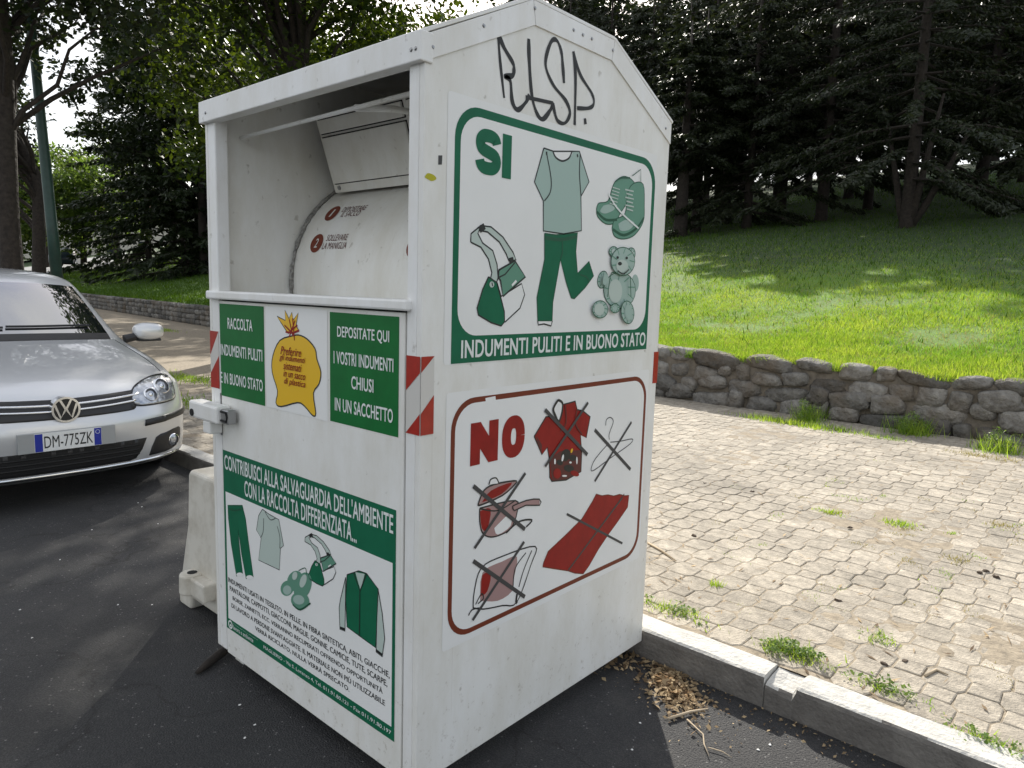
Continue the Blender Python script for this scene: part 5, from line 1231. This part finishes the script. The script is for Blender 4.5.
FT_ = ([(85, 62, 9, 'leaf_far', 'pale sunlit tree seen far off right of the lamp post'), (48, 75, 11, 'leaf_far', 'pale tree beyond the far street behind the lamp post'), (8, 60, 9, 'leaf_far', 'pale sunlit tree far off behind the thick trunk at the left edge'), (118, 70, 11, 'leaf_broad', 'far green tree at the end of the lawn'), (-40, 50, 10, 'leaf_broad', 'green tree far off beyond the left edge'), (205, 43, 16, 'leaf_dark', 'dark tree standing just behind the left corner of the bin'), (205, 52, 19, 'leaf_dark', 'dark tree far behind the left edge of the bin'), (300, 55, 15, 'leaf_dark', 'tall dark tree on the slope far behind the bin mouth'), (380, 50, 14, 'leaf_dark', 'tall dark tree on the slope behind the front roof edge of the bin')])
for i, (c, t, h, m_, lb) in enumerate(FT_):
    x, y, z = at_col(c, t); broad_tree('far_tree', x, y, z, h, .22, (0, 0, h*.58), (h*.42, h*.42, h*.4), 70, 13000 if m_ == 'leaf_dark' else 9000, .28, 170+i, m_, lb, (.8, 1.5), 'trees in the distance')

# ------------------------------------------------------------------ lamp post
x, y = col_pos(58, 17.0)
lp = empty('lamp_post', (x, y, PAVE_Z)); tag(lp, 'tall tapered green metal lamp post beyond the silver car', 'lamp post')
lean = Vector((-.33*math.cos(YAW), -.33*math.sin(YAW), 0))
b_ = MB(); b_.tube([Vector((0, 0, 0)), Vector((0, 0, 1.2))], [.125, .12], 'lamp_green', 16); b_.build('post_base', lp, smooth=False)
b_ = MB(); b_.tube([Vector((0, 0, 1.2))]+[lean*(k/6)+Vector((0, 0, 1.2+6.6*k/6)) for k in range(1, 7)], [.108, .10, .095, .088, .08, .07, .06], 'lamp_green', 16); b_.build('post', lp, smooth=True)
top = lean+Vector((0, 0, 7.8))
b_ = MB(); b_.tube([top, top+Vector((.1, -.5, .3)), top+Vector((.2, -1.5, .45))], [.05, .04, .035], 'lamp_green', 10); b_.build('arm', lp, smooth=True)
b_ = MB(); b_.tube([top+Vector((.2, -1.45, .47)), top+Vector((.22, -1.6, .48)), top+Vector((.26, -1.95, .47)), top+Vector((.28, -2.05, .46))], [.05, .12, .12, .04], 'lamp_green', 12); b_.build('lamp_head', lp, smooth=True)

# ------------------------------------------------------------------ far street at the left, with cars
def strip(name, c0, c1, t0, t1, lift, mt_):
    V = []; F = []; n_ = 24
    for i in range(n_+1):
        c = c0+(c1-c0)*i/n_
        for t in np.linspace(t0, t1, 5): x, y = col_pos(c, t); V.append((x, y, terr(x, y)+lift))
    for i in range(n_):
        for k in range(4): F.append((i*5+k, (i+1)*5+k, (i+1)*5+k+1, i*5+k+1))
    return link(name, mesh(name, V, F, mt_, smooth=True))
mat('far_asphalt', (.30, .30, .30), .9, var=.1, vscale=1)
tag(strip('far_road', -140, 128, 66, 84, .06, 'far_asphalt'), kind='structure')
def far_car(px, t, rz, body_m, label):
    x, y = col_pos(px, t); c = copy_tree(car); c.location = (x, y, terr(x, y)+.07); c.rotation_euler.z = rz; tag(c, label, 'car'); c.name = 'distant_car'
    for ch in c.children_recursive:
        for sl in ch.material_slots:
            if sl.material and sl.material.name == 'car_silver': sl.link = 'OBJECT'; sl.material = MT[body_m]
far_car(4, 46, R(100), 'car_white', 'white car parked far off at the left edge behind the thick trunk')
far_car(76, 69, R(150), 'car_blue', 'dark car on the far street right of the lamp post')
mat('far_wall', (.62, .58, .50), .9, var=.1, vscale=1); mat('far_window', (.03, .035, .04), .2); mat('far_roof', (.25, .12, .08), .9)
x, y = col_pos(70, 100); zb3 = terr(x, y)-.5
fb = empty('far_building', (x, y, zb3), R(70)); tag(fb, 'pale low building glimpsed far off between the trees right of the lamp post', 'building')
b_ = MB(); b_.box(-14, 14, -4, 4, 0, 6, 'far_wall'); b_.build('wall', fb)
b_ = MB(); b_.add([(-14.4, -4.4, 6), (14.4, -4.4, 6), (14.4, 4.4, 6), (-14.4, 4.4, 6), (-14, 0, 8), (14, 0, 8)], [(0, 1, 5, 4), (2, 3, 4, 5), (0, 4, 3), (1, 2, 5), (0, 3, 2, 1)], 'far_roof'); b_.build('roof', fb)
for k in range(8):
    for z in (1.0, 3.7):
        for s in (-1, 1):
            b_ = MB(); b_.box(-12.5+k*3.3, -11.1+k*3.3, s*4.0-.05, s*4.0+.05, z, z+1.5, 'far_window'); b_.build('window', fb)

# ------------------------------------------------------------------ plastic barrier
bx0, by0 = on_ground(177, 601)
pb_ = empty('plastic_barrier', (bx0+.27, by0, 0)); tag(pb_, 'dirty white plastic road barrier standing between the bin and the car', 'barrier')
prof = [(-.25, 0), (-.25, .075), (-.225, .13), (-.145, .38), (-.125, .60), (-.11, .625), (.11, .625), (.125, .60), (.145, .38), (.225, .13), (.25, .075), (.25, 0), (.14, 0), (.12, .055), (-.12, .055), (-.14, 0)]
n_ = len(prof); b_ = MB(); V = [(x, 0, z) for x, z in prof]+[(x, .95, z) for x, z in prof]
b_.add(V, [tuple(range(n_)), tuple(range(n_, 2*n_))[::-1]]+[(i, n_+i, n_+(i+1) % n_, (i+1) % n_) for i in range(n_)], 'plastic_white'); b_.build('barrier_body', pb_, bevel=.016, seg=3)
b_ = MB(); b_.tube([(-.06, -.022, .115), (-.06, -.022, .20)], [.052, .050], 'plastic_white', 20); b_.box(-.06, .10, -.05, .005, .12, .195, 'plastic_white'); b_.build('coupling_lug', pb_, bevel=.008)
b_ = MB(); b_.tube([(-.06, -.022, .2005), (-.06, -.022, .2015)], .02, 'gap_dark', 14); b_.build('lug_hole', pb_)

# ------------------------------------------------------------------ weeds, litter, twigs
def weed(px, py, r_, n_, h, label, z=PAVE_Z, leafy=0, dry=0, name='weed_tuft', elong=(1, 1), pos=None, ang=0, group=None, kind=None):
    x, y = pos if pos else on_ground(px, py, z); rs = np.random.RandomState(int(px*7+py))
    def regn(r__, n__):
        a = r__.normal(size=(n__, 2))*r_*.5*np.array(elong); c, s = math.cos(ang), math.sin(ang); return a[:, 0]*c-a[:, 1]*s, a[:, 0]*s+a[:, 1]*c
    G = blades(n_, regn, h*.3, h, .0022+r_*.008, int(px+py), lambda a, b_: 0)
    t = link(name, fastmesh(name, G, 3, 'grass_dry' if dry else 'grass')); t.location = (x, y, z-.004)
    tag(t, label, 'weed', group, kind or ('stuff' if max(elong) > 1.15 else None))
    if leafy:
        C = np.stack([rs.normal(size=14)*r_*.45*elong[0], rs.normal(size=14)*r_*.45*elong[1], rs.uniform(.2, .9, 14)*h], 1)
        if ang:
            c, s = math.cos(ang), math.sin(ang); C[:, 0], C[:, 1] = C[:, 0]*c-C[:, 1]*s, C[:, 0]*s+C[:, 1]*c
        tag(link('leaf_cluster', fastmesh('leaf_cluster', leaves(C, np.full(14, r_*.35), int(leafy*1.6), .013+.022*r_, rs, .9), 4, 'weed_leaf'), t), kind='stuff')
    return t
weed(672, 612, .095, 300, .045, 'low green weeds along the kerb beside the foot of the bin', leafy=90, elong=(1.7, .6))
weed(790, 655, .095, 260, .055, 'leafy green weed clump behind the chipped kerb stone', leafy=300, elong=(1.2, .7))
weed(882, 690, .085, 200, .035, 'low weeds in the joint behind the kerb right of the leafy clump', leafy=100, elong=(1.6, .6))
weed(985, 742, .07, 160, .04, 'weeds behind the kerb at the lower right corner', leafy=60, elong=(1.5, .7))
weed(898, 523, .075, 200, .035, 'round green grass tuft in the middle of the paving', elong=(1.2, .9))
weed(830, 512, .07, 160, .03, 'small green grass tuft left of the round tuft on the paving', elong=(1.3, .7))
weed(880, 640, .06, 120, .04, 'yellow-green tuft among fallen bits in the paving joints', leafy=20, kind='stuff')
weed(716, 586, .028, 90, .05, 'single upright weed between stones near the bin')
weed(1000, 525, .09, 130, .03, 'dry yellow tuft at the right edge of the paving', dry=1)
weed(958, 560, .07, 120, .03, 'dry yellow tuft below the round green tuft', dry=1)
weed(820, 428, .26, 420, .08, 'spread of low grass at the foot of the rubble wall', elong=(1.8, .6))
weed(775, 421, .24, 380, .08, 'low grass patch at the wall foot nearer the bin', elong=(1.8, .5))
weed(880, 438, .15, 160, .06, 'thin grass patch at the wall foot below the flat stone', elong=(1.6, .5))
weed(985, 458, .2, 260, .06, 'sparse dry grass at the wall foot near the right edge', dry=1, elong=(1.6, .5))
weed(808, 421, .16, 260, .24, 'leafy green weed growing up the wall right of its pale stone', leafy=420, name='wall_weed')
weed(912, 434, .19, 300, .24, 'dark leafy weed against the middle of the wall', leafy=420, name='wall_weed')
weed(1000, 452, .18, 260, .20, 'dark weed at the wall foot by the right edge', leafy=300, name='wall_weed')
for k in range(60):
    px, py = rnd.uniform(665, 1020), rnd.uniform(455, 690)
    if on_ground(px, py, PAVE_Z)[1] < KERB_Y+.25: continue
    weed(px, py, rnd.uniform(.03, .075), 60, .018, 'tiny sparse sprig in a joint of the sunlit paving', dry=rnd.random() < .65, name='weed_sprig', elong=(1.5, .6), ang=rnd.uniform(0, 3), group='sprigs in the paving joints')
# left pavement verge behind the car
for k, (px, py) in enumerate([(185, 378), (196, 405), (160, 330)]):
    weed(px, py, .5, 500, .07, ['grass patch on the far pavement by the right headlight', 'grass patch on the pavement beside the latch of the bin', 'grass strip below the far wall by the wing mirror'][k], elong=(1.8, .5))
# fallen leaves against the kerb
rs = np.random.RandomState(3)
def leaf_heap(cx, cy, sx, sy, n_, hmax, ang, size, seed):
    rs = np.random.RandomState(seed); a = rs.normal(size=(n_, 2))*np.array([sx, sy]); c, s = math.cos(ang), math.sin(ang)
    P = np.stack([cx+a[:, 0]*c-a[:, 1]*s, np.minimum(cy+a[:, 0]*s+a[:, 1]*c, KERB_Y-.012), 0*a[:, 0]], 1)
    P[:, 2] = .006+hmax*np.exp(-(a[:, 0]/sx)**2-(a[:, 1]/sy)**2)*rs.uniform(0, 1, n_)
    nrm = rs.normal(size=(n_, 3)); nrm[:, 2] = np.abs(nrm[:, 2])+1.0; nrm /= np.linalg.norm(nrm, axis=1)[:, None]
    t = rs.normal(size=(n_, 3)); t -= nrm*(t*nrm).sum(1)[:, None]; t /= np.linalg.norm(t, axis=1)[:, None]; b_ = np.cross(nrm, t); s_ = (size*rs.uniform(.4, 1.4, n_))[:, None]
    Q = np.stack([P-t*s_*.5, P+b_*s_*.26+nrm*s_*.1, P+t*s_*.5, P-b_*s_*.26+nrm*s_*.1], 1); Q[:, :, 2] = np.maximum(Q[:, :, 2], .004); return Q.reshape(-1, 3)
hx, hy = on_ground(668, 688)
Q = np.concatenate([leaf_heap(hx, hy+.01, .085, .045, 420, .032, R(-40), .027, 1), leaf_heap(hx+.07, hy-.02, .07, .04, 420, .02, R(-38), .015, 2), leaf_heap(hx+.03, hy, .16, .09, 220, .004, R(-35), .010, 9), leaf_heap(.7, KERB_Y-.06, .35, .04, 160, .006, 0, .014, 4), leaf_heap(-.0, KERB_Y-.10, .15, .06, 140, .015, 0, .026, 5)])
tag(link('leaf_litter', fastmesh('leaf_litter', Q, 4, 'litter')), 'heap of dry brown leaves swept against the kerb beside the bin', 'leaf litter', kind='stuff')
def twig(P, r_, label, mt_='twig', z=.006):
    b_ = MB(); b_.tube([(*on_ground(px, py, z), z+r_) for px, py in P], [r_]*(len(P)-1)+[r_*.5], mt_, 6); tag(b_.build('twig', None, smooth=True), label, 'twig')
twig([(668, 720), (690, 713), (708, 710)], .0045, 'thick pale twig lying across the leaf heap')
twig([(687, 720), (703, 735), (704, 745), (709, 757)], .0025, 'thin pale forked twig on the lit asphalt')
twig([(708, 748), (722, 752), (732, 758)], .0018, 'fine short twig right of the forked one')
twig([(648, 544), (662, 552), (676, 562)], .006, 'straight pale stick on the paving right of the bin', z=PAVE_Z)
twig([(925, 677), (936, 671), (948, 676)], .005, 'short bleached stick on the paving near the kerb', z=PAVE_Z)
b_ = MB(); b_.tube([(*on_ground(197, 676), .012), (*on_ground(208, 668), .018), (*on_ground(232, 652), .03)], [.008, .016, .018], 'bark', 8); tag(b_.build('wood_chunk', None, smooth=True), 'rotten piece of wood poking out under the left front of the bin', 'wood')
def pebble(px, py, s, label, mt_, z, name, cat, group):
    x, y = on_ground(px, py, z); b_ = MB(); n_ = 6; r1 = random.Random(int(px*13+py))
    V = [(r1.uniform(.6, 1.2)*s*math.cos(k*1.047), r1.uniform(.5, .9)*s*math.sin(k*1.047), 0) for k in range(n_)]+[(r1.uniform(.3, .8)*s*math.cos(k*1.047+.2), r1.uniform(.3, .6)*s*math.sin(k*1.047+.2), s*r1.uniform(.2, .5)) for k in range(n_)]
    b_.add(V, [tuple(range(n_, 2*n_))]+[(k, (k+1) % n_, n_+(k+1) % n_, n_+k) for k in range(n_)], mt_)
    o = b_.build(name, None, (x, y, z+.001)); o.rotation_euler.z = r1.uniform(0, 6); tag(o, label, cat, group)
for px, py in [(32, 638), (138, 503), (142, 507), (158, 524), (118, 605), (152, 605), (92, 530), (60, 560), (185, 560), (20, 610), (640, 723), (650, 714), (632, 750), (758, 750), (770, 745), (240, 705), (255, 725), (245, 738)]:
    pebble(px, py, .0055, 'tiny pale scrap lying on the dark asphalt', 'scrap', .001, 'litter_scrap', 'litter', 'pale scraps on the asphalt')
mat('clod', (.07, .05, .035), .95)
for px, py in [(850, 528), (838, 601), (694, 536), (691, 475), (986, 571), (996, 577), (980, 573), (752, 492), (705, 484), (884, 665), (905, 662)]:
    pebble(px, py, .02, 'small dark clod of dirt on the sunlit paving', 'clod', PAVE_Z, 'dirt_clod', 'dirt', 'dirt clods on the paving')

# dry straw and leaf crumbs strewn over the paving
rs = np.random.RandomState(21); n_ = 1400
X = rs.uniform(-4, 2.2, n_); Y = KERB_Y+KERB_W+.02+(5.5)*rs.uniform(0, 1, n_)**1.2; A_ = rs.uniform(0, 3.14, n_); Ln = rs.uniform(.008, .035, n_)*rs.uniform(.5, 1.5, n_); Wd = rs.uniform(.0012, .006, n_)
d1 = np.stack([np.cos(A_)*Ln, np.sin(A_)*Ln, rs.uniform(0, .004, n_)], 1); d2 = np.stack([-np.sin(A_)*Wd, np.cos(A_)*Wd, 0*A_], 1); P0 = np.stack([X, Y, np.full(n_, PAVE_Z+.006)], 1)
tag(link('paving_straw', fastmesh('paving_straw', np.stack([P0-d1, P0+d2, P0+d1, P0-d2], 1).reshape(-1, 3), 4, 'litter')), 'bits of dry straw and leaf crumbs strewn over the sunlit paving', 'litter', kind='stuff')
